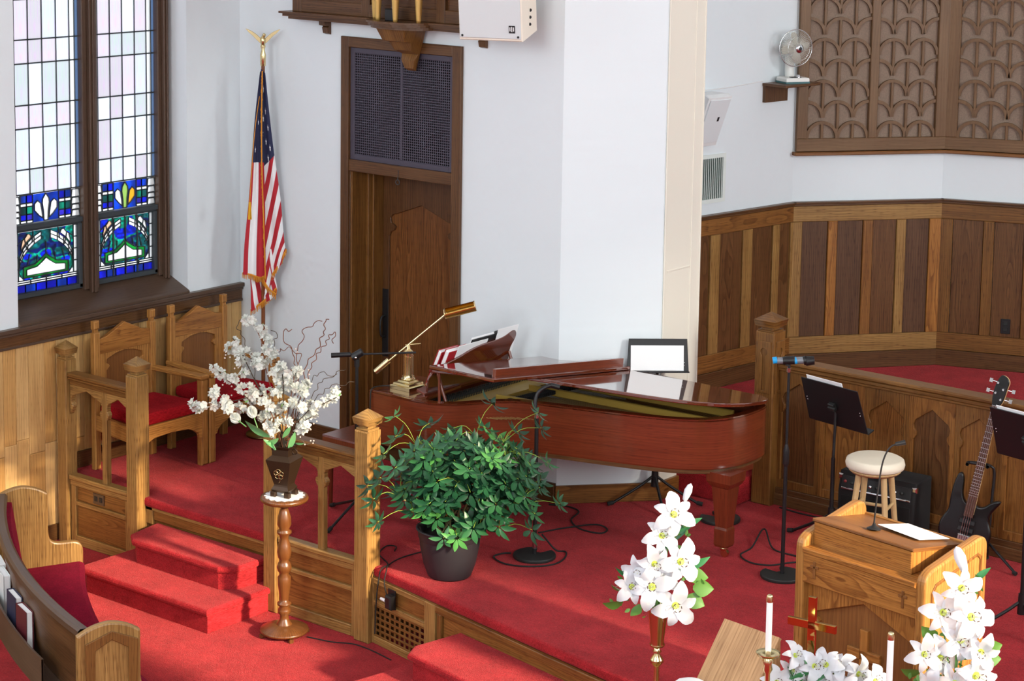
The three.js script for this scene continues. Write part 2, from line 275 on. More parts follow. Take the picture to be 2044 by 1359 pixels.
    // transom and lower hinged light
    mesh('transom', merged([b2(X(0), X(1), 2.2, 2.236, -0.03, 0.04, 'x'), b2(X(0), X(1), 2.185, 2.2, -0.03, 0.02, 'x')]), MAT.lead, g);
    mesh('hinged_frame', merged([b2(X(0), X(0.035), 1.72, 2.19, -0.02, 0.03), b2(X(0.95), X(1), 1.72, 2.19, -0.02, 0.03), b2(X(0), X(1), 1.715, 1.75, -0.02, 0.03, 'x')]), MAT.lead, g);
    const L0 = 1.75, H = 0.43, Y = (v) => L0 + v * H;
    const pc = (pts, m, dz, lead = 0.0045) => piece(pts.map(([u, v]) => [0.035 + u * 0.915, Y(v)]), m, dz, 'pane', lead);
    // bottom row of blue, white border lines
    for (let i = 0; i < 6; i++) pc([[i / 6, 0], [(i + 1) / 6, 0], [(i + 1) / 6, 0.13], [i / 6, 0.13]], i % 3 === 1 ? GL.blue2 : GL.blue);
    for (let i = 0; i < 4; i++) { pc([[i / 4, 0.135], [(i + 1) / 4, 0.135], [(i + 1) / 4, 0.165], [i / 4, 0.165]], GL.white); pc([[i / 4, 0.17], [(i + 1) / 4, 0.17], [(i + 1) / 4, 0.2], [i / 4, 0.2]], GL.white); }
    for (const e of [0, 1]) { const q = (u) => (e ? 1 - u : u); for (let i = 0; i < 4; i++) pc([[q(0), 0.205 + i * 0.2], [q(0.055), 0.205 + i * 0.2 + (i ? 0 : -0.0)], [q(0.055), 0.4 + i * 0.2], [q(0), 0.4 + i * 0.2]], GL.white); pc([[q(0.06), 0.205], [q(0.15), 0.205], [q(0.1), 0.27], [q(0.06), 0.36]], GL.white); }
    // two swags of white falling from the centre, mounds above them, a pale bridge with a green edge; the dark ground is cut to fit round them
    const ground = [], swag = (f, o) => { const l = []; for (let i = 0; i <= 5; i++) { const a = 0.06 + i * 0.3; l.push([0.5 + f * (0.05 + 0.385 * Math.sin(a)), 0.985 - 0.36 * (1 - Math.cos(a)) - 0.14 * Math.sin(a) - o]); } return l; };
    for (const f of [-1, 1]) {
      for (const [o0, o1] of [[0, 0.06], [0.066, 0.126]]) { const p = swag(f, o0), q = swag(f, o1); for (let i = 0; i < 5; i++) pc([p[i], p[i + 1], q[i + 1], q[i]], GL.white, 0, 0.003); }
      ground.push([...swag(f, -0.004), ...swag(f, 0.13).reverse()]);
      const mound = [[0.23, 0.905], [0.25, 0.955], [0.29, 0.965], [0.325, 0.91], [0.37, 0.875], [0.395, 0.76], [0.4, 0.7], [0.32, 0.82]].map(([u, v]) => [0.5 + f * u, v]); pc(mound, f < 0 ? GL.blush : GL.white); ground.push(mound);
    }
    const bridge = [[0.14, 0.24], [0.86, 0.24], [0.86, 0.42], [0.68, 0.45], [0.57, 0.53], [0.5, 0.6], [0.43, 0.53], [0.32, 0.45], [0.14, 0.42]], pale1 = [[0.19, 0.275], [0.81, 0.275], [0.81, 0.375], [0.65, 0.4], [0.55, 0.48], [0.5, 0.53], [0.45, 0.48], [0.35, 0.4], [0.19, 0.375]];
    const toX = (l) => l.map(([u, v]) => [X(0.035 + u * 0.915), Y(v)]), cw = (l) => (THREE.ShapeUtils.area(l.map(([x, y]) => new THREE.Vector2(x, y))) > 0 ? l.slice().reverse() : l);
    ground.push(bridge); pc(pale1, GL.border);
    for (const l of [bridge]) { const P = toX(l); P.forEach((p, i) => { const q = P[(i + 1) % P.length]; bar(p[0], p[1], q[0], q[1], 0.006); }); }
    mesh('pane', prism(toX(bridge), 0.004, { holes: [cw(toX(pale1))] }), GL.green, g).position.z = -0.002;
    const gm = mesh('ground_glass', prism(toX([[0.06, 0.28], [0.1, 0.272], [0.15, 0.205], [0.85, 0.205], [0.9, 0.272], [0.94, 0.28], [0.94, 1], [0.06, 1]]), 0.004, { holes: ground.map((h) => cw(toX(h))) }), phys({ color: '#ffffff', map: TX.ground, transmission: 1, thickness: 0, roughness: 0.4 }), g); gm.position.z = -0.002;
    for (const [u0, v0, u1, v1] of [[0.06, 0.6, 0.14, 0.5], [0.2, 0.45, 0.24, 0.62], [0.35, 0.46, 0.36, 0.6], [0.65, 0.46, 0.64, 0.6], [0.8, 0.45, 0.76, 0.62], [0.94, 0.6, 0.86, 0.5], [0.5, 0.6, 0.5, 0.8], [0.16, 0.9, 0.2, 0.7], [0.84, 0.9, 0.8, 0.7], [0.3, 1, 0.28, 0.81], [0.7, 1, 0.72, 0.81], [0.06, 0.82, 0.16, 0.9], [0.94, 0.82, 0.84, 0.9], [0.3, 0.205, 0.3, 0.24], [0.5, 0.205, 0.5, 0.24], [0.7, 0.205, 0.7, 0.24]]) bar(X(0.035 + u0 * 0.915), Y(v0), X(0.035 + u1 * 0.915), Y(v1), 0.006);
    if (right) for (const u of [0.3, 0.5, 0.7]) bar(X(u), 1.75, X(u), 2.18, 0.012);
    mesh('lead_came', merged(leads), MAT.lead, g);
  }
}
// ---- door wall ----
const DWZ = -0.27;
const wallBack = structGroup('wall_back', 'white plaster wall with the side door and the vent grille', [0, 0, DWZ]);
{
  const m = mesh('plaster', prism([[-5.0, 0], [-1.487, 0], [-1.487, 8.5], [-5.0, 8.5]], 0.38, { holes: [[[-3.42, 0.42], [-2.43, 0.42], [-2.43, 3.47], [-3.42, 3.47]]] }), MAT.plaster, wallBack); m.position.z = -0.38;
  mesh('baseboard', merged([b2(-4.53, -3.49, PL, 0.62, 0, 0.025, 'x'), b2(-2.35, -1.49, PL, 0.62, 0, 0.025, 'x')]), MAT.trimOak, wallBack);
  mesh('backing_wall', bx(1.6, 2.6, 0.1, -2.9, 1.34, -0.6), MAT.plaster, wallBack);
}
// pier between the nave and the apse
const pier = structGroup('wall_pier', 'bright white angled pier beside the choir apse', [0, 0, 0]);
{
  mesh('plaster', slab([[-1.487, -0.27], [-1.02, -0.79], [-1.02, -1.24], [-2.0, -1.24], [-2.0, -0.645], [-1.487, -0.645]], 0.3, 8.5), MAT.plaster, pier);
  const face = grouped('cream_pilaster', pier); face.position.set(-1.02, 0, -0.79); face.rotation.y = Math.PI / 2;
  mesh('facing', b2(0.02, 0.45, PL, 8.4, 0, 0.006), MAT.cream, face);
  mesh('moulding', merged([b2(0.012, 0.024, PL, 8.4, 0, 0.012), b2(0.33, 0.342, PL, 8.4, 0.004, 0.011), b2(0.435, 0.45, PL, 8.4, 0, 0.012), b2(0.05, 0.33, 2.06, 2.072, 0.004, 0.01, 'x')]), MAT.cream, face);
  const diag = grouped('baseboard', pier); diag.position.set(-1.487, 0, -0.27); diag.rotation.y = Math.atan2(0.52, 0.467);
  mesh('board_face', b2(-0.01, 0.71, PL, 0.605, 0, 0.025, 'x'), MAT.oakFig, diag);
  mesh('baseboard', b2(-1.02, -0.992, PL, 0.605, -1.24, -0.78, 'z'), MAT.oakFig, pier);
}
// ---- apse: three visible faces and one more beyond the frame ----
const apse = [['wall_apse_near', 'white apse wall with brown oak wainscot beside the pier', -1.87, -1.3, -1.554, -3.337], ['wall_apse_middle', 'white apse wall with dark oak panels facing the nave', -1.554, -3.337, -0.77, -4.329], ['wall_apse_far', 'white apse wall with figured oak panels at the right edge', -0.77, -4.329, 0.55, -4.797], ['wall_apse_end', 'white apse wall beyond the frame', 0.55, -4.797, 9.6, -4.9]].map(([n, l, x0, z0, x1, z1]) => {
  const len = Math.hypot(x1 - x0, z1 - z0), g = structGroup(n, l, [x0, 0, z0], Math.atan2(-(z1 - z0), x1 - x0));
  const m = mesh('plaster', prism([[-0.03, 0.3], [len + 0.05, 0.3], [len + 0.05, 8.5], [-0.03, 8.5]], 0.2), MAT.plaster, g); m.position.z = -0.2;
  g.userData.len = len; return g;
});
function wainscot(g, cuts, top, mats) {
  const len = g.userData.len, y0 = LOFT, yb = y0 + 0.13, y1 = yb + 0.14, y2 = top - 0.16, y3 = top - 0.035;
  mesh('baseboard', b2(0, len, y0, yb, 0, 0.035, 'x'), MAT.trimOak, g);
  mesh('bottom_rail', b2(0, len, yb + 0.002, y1, 0, 0.026, 'x'), mats.rail, g);
  mesh('top_rail', b2(0, len, y2, y3, 0, 0.026, 'x'), mats.rail, g);
  mesh('cap', merged([b2(0, len, y3, top - 0.012, 0, 0.04, 'x'), b2(0, len, top - 0.014, top, 0, 0.06, 'x')]), MAT.trimOak, g);
  cuts.forEach(([a, b, kind], i) => { if (kind === 's') mesh('stile', b2(a + 0.001, b - 0.001, y1 + 0.001, y2 - 0.001, 0, 0.026), mats.stile[i % mats.stile.length], g); else mesh('panel', b2(a + 0.001, b - 0.001, y1, y2, 0, 0.012), mats.panel[i % mats.panel.length], g); });
}
const cutsOf = (list) => { let s = 0; return list.map(([w, k]) => { const a = s; s += w; return [a, s, k]; }); };
wainscot(apse[0], cutsOf([[0.1, 's'], [0.27, 'p'], [0.11, 's'], [0.27, 'p'], [0.11, 's'], [0.24, 'p'], [0.11, 's'], [0.26, 'p'], [0.11, 's'], [0.24, 'p'], [0.08, 's'], [0.13, 'p'], [0.03, 's']]), 2.185, { rail: MAT.oakFig, stile: [MAT.oak, MAT.oakFig], panel: [MAT.oakFig, MAT.oakPanel] });
wainscot(apse[1], cutsOf([[0.085, 's'], [0.215, 'p'], [0.08, 's'], [0.215, 'p'], [0.085, 's'], [0.2, 'p'], [0.08, 's'], [0.2, 'p'], [0.104, 's']]), 2.185, { rail: MAT.oak, stile: [MAT.oak, MAT.oakFig, MAT.honeyFig], panel: [MAT.oakPanel2, MAT.oakPanel2, MAT.oakPanel] });
wainscot(apse[2], cutsOf([[0.1, 's'], [0.24, 'p'], [0.085, 's'], [0.235, 'p'], [0.085, 's'], [0.235, 'p'], [0.085, 's'], [0.235, 'p'], [0.1, 's']]), 2.185, { rail: MAT.oakDark, stile: [MAT.oakDark, MAT.oakFig], panel: [MAT.oakPanel, MAT.oakPanel] });
wainscot(apse[3], cutsOf([[0.1, 's'], ...Array.from({ length: 26 }, (_, i) => [i % 2 ? 0.085 : 0.25, i % 2 ? 's' : 'p'])]), 2.185, { rail: MAT.oakDark, stile: [MAT.oakDark, MAT.oakFig], panel: [MAT.oakPanel, MAT.oakPanel2] });
// wall outlet on the right apse panel
{ const o = thing('wall_outlet', 'black electrical outlet on the right oak wainscot panel', 'outlet'); apse[2].updateMatrixWorld(true); const p = apse[2].localToWorld(V3(0.545, LOFT + 0.36, 0.012)); o.position.copy(p); o.rotation.y = apse[2].rotation.y; mesh('cover_plate', bx(0.075, 0.12, 0.008, 0, 0, 0.004), MAT.black, o); for (const y of [-0.025, 0.025]) mesh('socket', bx(0.035, 0.03, 0.006, 0, y, 0.009), MAT.iron, o); }

// ---- carpeted steps ----
function step(name, label, pts, y0, y1) {
  const g = structGroup(name, label);
  mesh('riser', slab(pts, y0 + 0.001, y1 - 0.03), MAT.carpet, g);
  const c = pts.reduce((a, p) => [a[0] + p[0] / pts.length, a[1] + p[1] / pts.length], [0, 0]);
  mesh('tread', slab(pts.map(([x, z]) => [x + Math.sign(x - c[0]) * 0.02, z + (z > c[1] ? 0.025 : 0)]), y1 - 0.045, y1, { bevel: 0.02 }), MAT.carpet, g);
}
step('trim_3', 'lower carpeted step of the left stair', [[-3.62, 1.46], [-3.62, 2.03], [-3.56, 2.085], [-2.41, 2.085], [-2.41, 1.46]], 0, 0.16);
step('trim_4', 'upper carpeted step of the left stair', [[-3.55, 1.46], [-3.5, 1.72], [-3.4, 1.795], [-2.62, 1.795], [-2.53, 1.72], [-2.51, 1.46]], 0.16, 0.32);
step('trim_5', 'lower carpeted step below the platform front', [rot(0.78, -0.02), rot(0.78, 0.66), rot(2.75, 0.66), rot(2.75, -0.02)], 0, 0.16);
step('trim_6', 'upper carpeted step below the platform front', [rot(0.9, -0.02), rot(0.9, 0.33), rot(0.97, 0.41), rot(2.65, 0.41), rot(2.65, -0.02)], 0.16, 0.32);
// platform front: framed panels
const front = structGroup('trim_7', 'oak panels and lattice vent along the platform front', [-1.57, 0, 1.5], -Math.atan2(0.193, 0.981));
{
  const Z = -0.02;
  mesh('stile', b2(0.0, 0.045, 0, 0.42, Z, Z + 0.03), MAT.oak, front); mesh('stile', b2(0.555, 0.66, 0, 0.42, Z, Z + 0.03), MAT.oak, front);
  mesh('top_rail', b2(0.045, 0.555, 0.385, 0.42, Z, Z + 0.03, 'x'), MAT.oak, front); mesh('mid_rail', b2(0.045, 0.555, 0.25, 0.285, Z, Z + 0.03, 'x'), MAT.oak, front); mesh('bottom_rail', b2(0.045, 0.555, 0, 0.05, Z, Z + 0.03, 'x'), MAT.oak, front);
  mesh('panel', b2(0.045, 0.555, 0.285, 0.385, Z, Z + 0.012, 'x'), MAT.oakFig, front);
  for (let i = 0; i <= 10; i++) mesh('lattice_bar', bx(0.02, 0.2, 0.008, 0.05 + i * 0.05, 0.15, Z + 0.016), MAT.oakDark, front);
  for (let j = 0; j <= 5; j++) mesh('lattice_bar', bx(0.51, 0.016, 0.006, 0.3, 0.054 + j * 0.038, Z + 0.022, 'x'), MAT.oakDark, front);
  for (let i = 0; i < 3; i++) { const a = 0.66 + i * 1.45; mesh('panel', b2(a + 0.06, a + 1.37, 0.1, 0.375, Z, Z + 0.012, 'x'), MAT.oakFig, front); mesh('rail', merged([b2(a, a + 1.45, 0.375, 0.42, Z, Z + 0.03, 'x'), b2(a, a + 1.45, 0, 0.1, Z, Z + 0.03, 'x'), b2(a + 0.02, a + 0.06, 0.1, 0.375, Z, Z + 0.03), b2(a + 1.37, a + 1.45, 0.1, 0.375, Z, Z + 0.03)]), MAT.oakDark, front); }
  const lf = grouped('stair_riser_panel', front); lf.rotation.y = -front.rotation.y;
  mesh('panel', b2(-2.03, -0.86, 0.33, 0.41, -0.046, -0.03, 'x'), MAT.oakFig, lf); mesh('rail', merged([b2(-2.15, -0.8, 0.395, 0.42, -0.046, -0.02, 'x'), b2(-2.1, -2.03, 0.3, 0.42, -0.046, -0.02), b2(-0.86, -0.8, 0.3, 0.42, -0.046, -0.02)]), MAT.oak, lf);
}
// trim round the door
const door1 = structGroup('door_1', 'dark oak door with an arched panel set deep in its frame', [0, 0, DWZ]);
{
  const fr = MAT.trimOak, D = MAT.doorDark;
  mesh('casing', merged([b2(-3.49, -3.415, PL, 3.54, 0, 0.03), b2(-2.435, -2.355, PL, 3.54, 0, 0.03), b2(-3.415, -2.435, 3.465, 3.54, 0, 0.03, 'x')]), fr, door1);
  mesh('header', b2(-3.42, -2.43, 2.565, 2.65, -0.06, 0.02, 'x'), fr, door1);
  mesh('jamb_lining', merged([b2(-3.42, -3.40, PL, 2.566, -0.16, 0.0), b2(-3.40, -3.375, PL, 2.566, -0.19, -0.15), b2(-3.42, -3.36, PL, 2.566, -0.32, -0.19), b2(-2.45, -2.43, PL, 2.566, -0.32, 0)]), MAT.oakDark, door1);
  mesh('threshold', b2(-3.42, -2.43, 0.44, PL + 0.012, -0.36, 0.01, 'x'), fr, door1);
  const leaf = grouped('door_leaf', door1);
  const ogee = (w, y0, ys, yp, cx = 0) => { const r = [[0.5, y0], [0.5, ys], [0.47, ys + 0.035], [0.42, ys + 0.05], [0.4, ys + 0.075], [0.43, ys + 0.09], [0.47, ys + 0.1], [0.48, ys + 0.14], [0.44, ys + 0.165], [0.4, ys + 0.17], [0.0, yp]]; return [...r.map(([u, y]) => [cx + u * w, y]), ...r.slice(0, -1).reverse().map(([u, y]) => [cx - u * w, y])]; };
  const hole = ogee(0.62, 0.7, 2.06, 2.32, -2.99);
  const lm = mesh('frame_board', prism([[-3.36, PL + 0.015], [-2.45, PL + 0.015], [-2.45, 2.57], [-3.36, 2.57]], 0.035, { holes: [hole.slice().reverse()], bevel: 0.003 }), D, leaf); lm.position.z = -0.33;
  mesh('arched_panel', b2(-3.32, -2.66, 0.66, 2.36, -0.345, -0.312), MAT.door, leaf);
  mesh('black_plate', b2(-3.358, -3.3, 1.15, 1.66, -0.295, -0.288), MAT.black, leaf);  // flat black plate at the left of the door
  mesh('pull_handle', tube([[-3.33, 1.3, -0.288], [-3.33, 1.31, -0.25], [-3.33, 1.45, -0.25], [-3.33, 1.46, -0.288]], 0.008, 16, 6), MAT.iron, leaf);
  // grille over the door
  const gr = grouped('vent_grille', door1);
  mesh('grille_frame', merged([b2(-3.415, -3.375, 2.65, 3.465, -0.02, 0.006), b2(-2.475, -2.435, 2.65, 3.465, -0.02, 0.006), b2(-3.375, -2.475, 2.65, 2.69, -0.02, 0.006, 'x'), b2(-3.375, -2.475, 3.425, 3.465, -0.02, 0.006, 'x'), b2(-2.935, -2.915, 2.69, 3.425, -0.02, 0.004)]), MAT.grille, gr);
  const bars = [];
  for (let i = 0; i <= 48; i++) bars.push(new THREE.BoxGeometry(0.0062, 0.74, 0.006).translate(-3.375 + i * 0.9 / 48, 3.0575, -0.006));
  for (let j = 0; j <= 40; j++) bars.push(new THREE.BoxGeometry(0.9, 0.0062, 0.006).translate(-2.925, 2.69 + j * 0.735 / 40, -0.004));
  const gb = mesh('grille_bars', merged(bars), MAT.grille, gr); gb.userData.kind = 'stuff';
  const duct = std({ color: '#4a433c', roughness: 0.9 }); mesh('unseen_duct_lining', merged([b2(-3.42, -2.43, 2.64, 3.47, -1.6, -1.59), b2(-3.42, -3.41, 2.64, 3.47, -1.6, -0.02), b2(-2.44, -2.43, 2.64, 3.47, -1.6, -0.02), b2(-3.42, -2.43, 3.46, 3.47, -1.6, -0.02), b2(-3.42, -2.43, 2.64, 2.65, -1.6, -0.06)]), duct, gr);  // unseen duct, its depth and dark lining keep the grille openings dark
  const ring = grouped('pull_ring', door1); mesh('ring', new THREE.TorusGeometry(0.018, 0.003, 6, 18).translate(-2.93, 2.535, 0.03), MAT.lead, ring); mesh('cord', rod([-2.93, 2.553, 0.03], [-2.93, 2.62, 0.022], 0.002), MAT.lead, ring);
}

// ================= railings, screens and things on the walls =================
let pipeCount = 0;
function newel(parent, x, z, y0, top, w = 0.115, m = MAT.oak, carved = false) {
  const g = grouped('newel_post', parent); g.position.set(x, 0, z);
  mesh('shaft', bx(w, top - 0.13 - y0, w, 0, (top - 0.13 + y0) / 2, 0, 'y', 0.008), m, g);
  mesh('neck', merged([bx(w * 0.62, 0.05, w * 0.62, 0, top - 0.115, 0), bx(w * 0.86, 0.014, w * 0.86, 0, top - 0.124, 0, 'x', 0.004), bx(w * 0.8, 0.01, w * 0.8, 0, top - 0.098, 0, 'x', 0.003)]), m, g);
  const py = new THREE.CylinderGeometry(0.004, w * 0.81, 0.05, 4, 1); py.rotateY(Math.PI / 4); py.translate(0, top - 0.025, 0);
  const bl = new THREE.CylinderGeometry(w * 0.81, w * 0.72, 0.042, 4, 1); bl.rotateY(Math.PI / 4); bl.translate(0, top - 0.071, 0);
  mesh('cap', uvm(merged([py, bl]), 'x'), m, g);
  if (carved) {
    const s = new THREE.Shape(); s.moveTo(-w * 0.36, 0); s.lineTo(w * 0.36, 0); s.lineTo(w * 0.36, 0.36); s.lineTo(-w * 0.36, 0.36);
    const h = new THREE.Path(); h.moveTo(-0.012, 0.02); h.lineTo(0.012, 0.02); h.lineTo(0.012, 0.25); h.absarc(0, 0.285, 0.026, -0.9, Math.PI + 0.9, false); h.lineTo(-0.012, 0.25);
    s.holes.push(h);
    const c = mesh('carved_face', prism(s, 0.008, { bevel: 0.002 }), m, g); c.position.set(0, top - 0.55, w / 2);
    const d = c.clone(); g.add(d); d.rotation.y = Math.PI / 2; d.position.set(w / 2, top - 0.55, 0);
  }
  return g;
}
// arched tracery under a rail, between x0 and x1
function tracery(w, y0, y1) {
  const r = [[0.5, y0], [0.475, y0 + 0.02], [0.44, y0 + 0.03], [0.40, y0 + 0.06], [0.42, y0 + 0.075], [0.46, y0 + 0.085], [0.46, y0 + 0.115], [0.43, y0 + 0.135], [0, y1 - 0.03]];
  return prism([[-0.5 * w, y1], [-0.5 * w, y0], ...r.slice(1, -1).map(([u, y]) => [-u * w, y]), [0, y1 - 0.03], ...r.slice(1, -1).reverse().map(([u, y]) => [u * w, y]), [0.5 * w, y0], [0.5 * w, y1]], 0.036, { bevel: 0.003, grain: 'x' });
}
function railing(name, label, xa, xb, mull, z, ra, ftop) {
  const g = thing(name, label, 'railing');
  mesh('top_rail', merged([b2(xa, xb, ftop - 0.03, ftop, z - 0.05, z + 0.05, 'x', 0.01), b2(xa, xb, ftop - 0.05, ftop - 0.03, z - 0.04, z + 0.04, 'x', 0.005), b2(xa, xb, ftop - 0.085, ftop - 0.05, z - 0.025, z + 0.025, 'x')]), MAT.oakDark, g);
  for (const [a, b] of [[xa, mull - 0.02], [mull + 0.02, xb]]) { const t = mesh('tracery', tracery(b - a + 0.006, ftop - 0.3, ftop - 0.08), MAT.oak, g); t.position.set((a + b) / 2, 0, z - 0.018); }
  mesh('mullion', b2(mull - 0.024, mull + 0.024, PL + 0.02, ftop - 0.08, z - 0.022, z + 0.022), MAT.oak, g);
  mesh('mid_rail', merged([b2(xa, xb, PL - 0.01, PL + 0.025, z - 0.035, z + 0.045, 'x', 0.008), b2(xa, xb, 0.43, PL - 0.01, z - 0.02, z + 0.03, 'x')]), MAT.oak, g);
  mesh('stile', b2(xa, xa + 0.05, 0, 0.432, z - 0.02, z + 0.024), MAT.oak, g); mesh('stile', b2(xb - 0.05, xb, 0, 0.432, z - 0.02, z + 0.024), MAT.oak, g);
  mesh('lower_rail', b2(xa + 0.05, xb - 0.05, 0.29, 0.32, z - 0.02, z + 0.024, 'x'), MAT.oak, g); mesh('bottom_rail', b2(xa + 0.05, xb - 0.05, 0, 0.07, z - 0.02, z + 0.024, 'x'), MAT.oak, g);
  mesh('panel', b2(xa + 0.05, xb - 0.05, 0.32, 0.43, z - 0.02, z + 0.006, 'x'), MAT.oakFig, g); mesh('panel', b2(xa + 0.05, xb - 0.05, 0.07, 0.29, z - 0.02, z + 0.006, 'x'), MAT.oakFig, g);
  return g;
}
const railL = railing('altar_railing', 'oak railing between the plank wall and the newel left of the stair', -4.4, -3.78, -4.04, 1.5, 0, 1.235);
newel(railL, -4.46, 1.5, 0, 1.45, 0.1); newel(railL, -3.72, 1.5, 0, 1.455);
const railR = railing('altar_railing', 'oak railing behind the plant stand, between two newels', -2.34, -1.66, -1.98, 1.5, 0, 1.185);
newel(railR, -2.4, 1.5, 0, 1.455); newel(railR, -1.6, 1.5, 0, 1.475, 0.12);
function outlet(label, x, y, z, turn = 0) { const o = thing('wall_outlet', label, 'outlet', [x, y, z], turn); mesh('cover_plate', bx(0.115, 0.075, 0.008, 0, 0, 0.004), MAT.trim, o); for (const q of [-0.026, 0.026]) mesh('socket', bx(0.03, 0.034, 0.006, q, 0, 0.009), MAT.iron, o); return o; }
outlet('brown outlet plate on the small panel of the left railing', -4.12, 0.375, 1.506);
// power adapter on the platform front
{ const [x, z] = rot(0.24, 0.012); const o = thing('power_adapter', 'black power adapter with a white plug on the platform front', 'adapter', [x, 0.33, z], front.rotation.y); mesh('body', bx(0.06, 0.085, 0.05, 0.015, 0, 0.026, 'y', 0.01), MAT.black, o); mesh('cover_plate', bx(0.075, 0.12, 0.006, 0, 0.01, 0.002), MAT.black, o); mesh('plug', rod([-0.015, 0.005, 0.04], [-0.055, 0.008, 0.045], 0.011, 0.009), MAT.white, o); }

// ---- choir screen ----
{
  const g = thing('choir_screen', 'oak choir screen with pointed arch panels behind the music stands', 'screen'), z = -1.27, x1 = 5.0, x0 = -0.36;
  newel(g, -0.43, -1.25, PL, 1.81, 0.15, MAT.oakDark, true);
  mesh('cap_rail', merged([b2(x0, x1, 1.47, 1.5, z - 0.07, z + 0.07, 'x', 0.01), b2(x0, x1, 1.44, 1.47, z - 0.04, z + 0.05, 'x', 0.006), b2(x0, x1, 1.42, 1.44, z - 0.04, z + 0.035, 'x')]), MAT.oakDark, g);
  mesh('backing', b2(x0, x1, PL, 1.42, z - 0.03, z - 0.012), MAT.oakPanel, g);
  const bw = 0.33, n = 16;
  for (let i = 0; i < n; i++) {
    const cx = x0 + bw * (i + 0.5), w = 0.26, ys = 1.13, yp = 1.345, y0 = 0.66;
    const r = [[0.5, y0], [0.5, ys], [0.46, ys + 0.01], [0.42, ys + 0.03], [0.42, ys + 0.05], [0.48, ys + 0.07], [0.5, ys + 0.1], [0.46, ys + 0.13], [0, yp]];
    const hole = [...r.map(([u, y]) => [u * w, y]), ...r.slice(0, -1).reverse().map(([u, y]) => [-u * w, y])];
    const b = mesh('arched_frame', prism([[-bw / 2, 0.6], [bw / 2, 0.6], [bw / 2, 1.422], [-bw / 2, 1.422]], 0.026, { holes: [hole.slice().reverse()], bevel: 0.003 }), i % 2 ? MAT.oakFig : MAT.oakDark, g);
    b.position.set(cx, 0, z - 0.012);
    mesh('arched_panel', b2(cx - 0.13, cx + 0.13, 0.64, 1.37, z - 0.012, z - 0.004), i % 3 ? MAT.oakFig : MAT.oakPanel, g);
  }
  mesh('base_rail', merged([b2(x0, x1, PL, 0.6, z - 0.03, z + 0.024, 'x'), b2(x0, x1, PL, 0.56, z - 0.03, z + 0.035, 'x')]), MAT.trimOak, g);
}
// ---- organ screens: arched lattice over cloth ----
function organScreen(label, wall, spans, s0, s1) {
  const y0 = 2.585, y1 = 4.35, g = thing('organ_screen', label, 'screen'); g.position.copy(wall.position); g.rotation.y = wall.rotation.y;
  const F = MAT.lattice, z1 = 0.045;
  mesh('ledge', b2(s0 - 0.02, s1, y0 - 0.03, y0 - 0.004, 0, 0.075, 'x', 0.006), MAT.honeyDark, g);
  mesh('bottom_rail', b2(s0, s1, y0, y0 + 0.1, 0.002, z1, 'x'), F, g); mesh('top_rail', b2(s0, s1, y1 - 0.1, y1, 0.002, z1, 'x'), F, g);
  let prev = s0;
  for (const [a, b] of [...spans, [s1, s1]]) { if (a - prev > 0.01) mesh('stile', b2(prev, a, y0 + 0.1, y1 - 0.1, 0.002, z1), F, g); prev = b; }
  for (const [a, b] of spans) {
    mesh('cloth', b2(a, b, y0 + 0.09, y1 - 0.09, 0.003, 0.006), MAT.latticeCloth, g);
    const n = 2, p = (b - a) / n, R = p * 0.5, dy = 0.163, T = 0.018;
    const arcG = (from, to) => { const s = new THREE.Shape(); s.absarc(0, 0, R + T * 0.5, from, to, false); s.absarc(0, 0, R - T * 0.9, to, from, true); s.closePath(); return prism(s, 0.02, { curve: 10 }); };
    const full = arcG(0.0, Math.PI), left = arcG(0, Math.PI / 2), right = arcG(Math.PI / 2, Math.PI), stemL = R + dy - 0.02, stem = bx(0.022, stemL, 0.018, 0, 0, 0.009), stub = bx(0.022, R, 0.018, 0, 0, 0.009);
    for (let j = 0; y0 + 0.1 + j * dy < y1 - 0.22; j++) {
      const y = y0 + 0.1 + j * dy, off = j % 2;
      for (let i = 0; i <= n; i++) {
        const cx = a + p * (i + (off ? 0 : 0.5)); if (!off && i === n) continue;
        const q = mesh('lattice_arch', off && i === 0 ? left : off && i === n ? right : full, F, g); q.position.set(cx, y, 0.012);
        if (!(off && (i === 0 || i === n))) mesh('lattice_stem', j ? stem : stub, F, g).position.set(cx, y + R - (j ? stemL : R) / 2 - 0.004, 0.0115);
      }
    }
  }
}
organScreen('brown arched lattice screen nearest the table fan', apse[1], [[0.09, 0.6], [0.67, 1.165]], 0.005, 1.259);
organScreen('brown arched lattice screen at the right edge of the photo', apse[2], [[0.1, 0.61], [0.7, 1.21]], 0.008, 1.3);

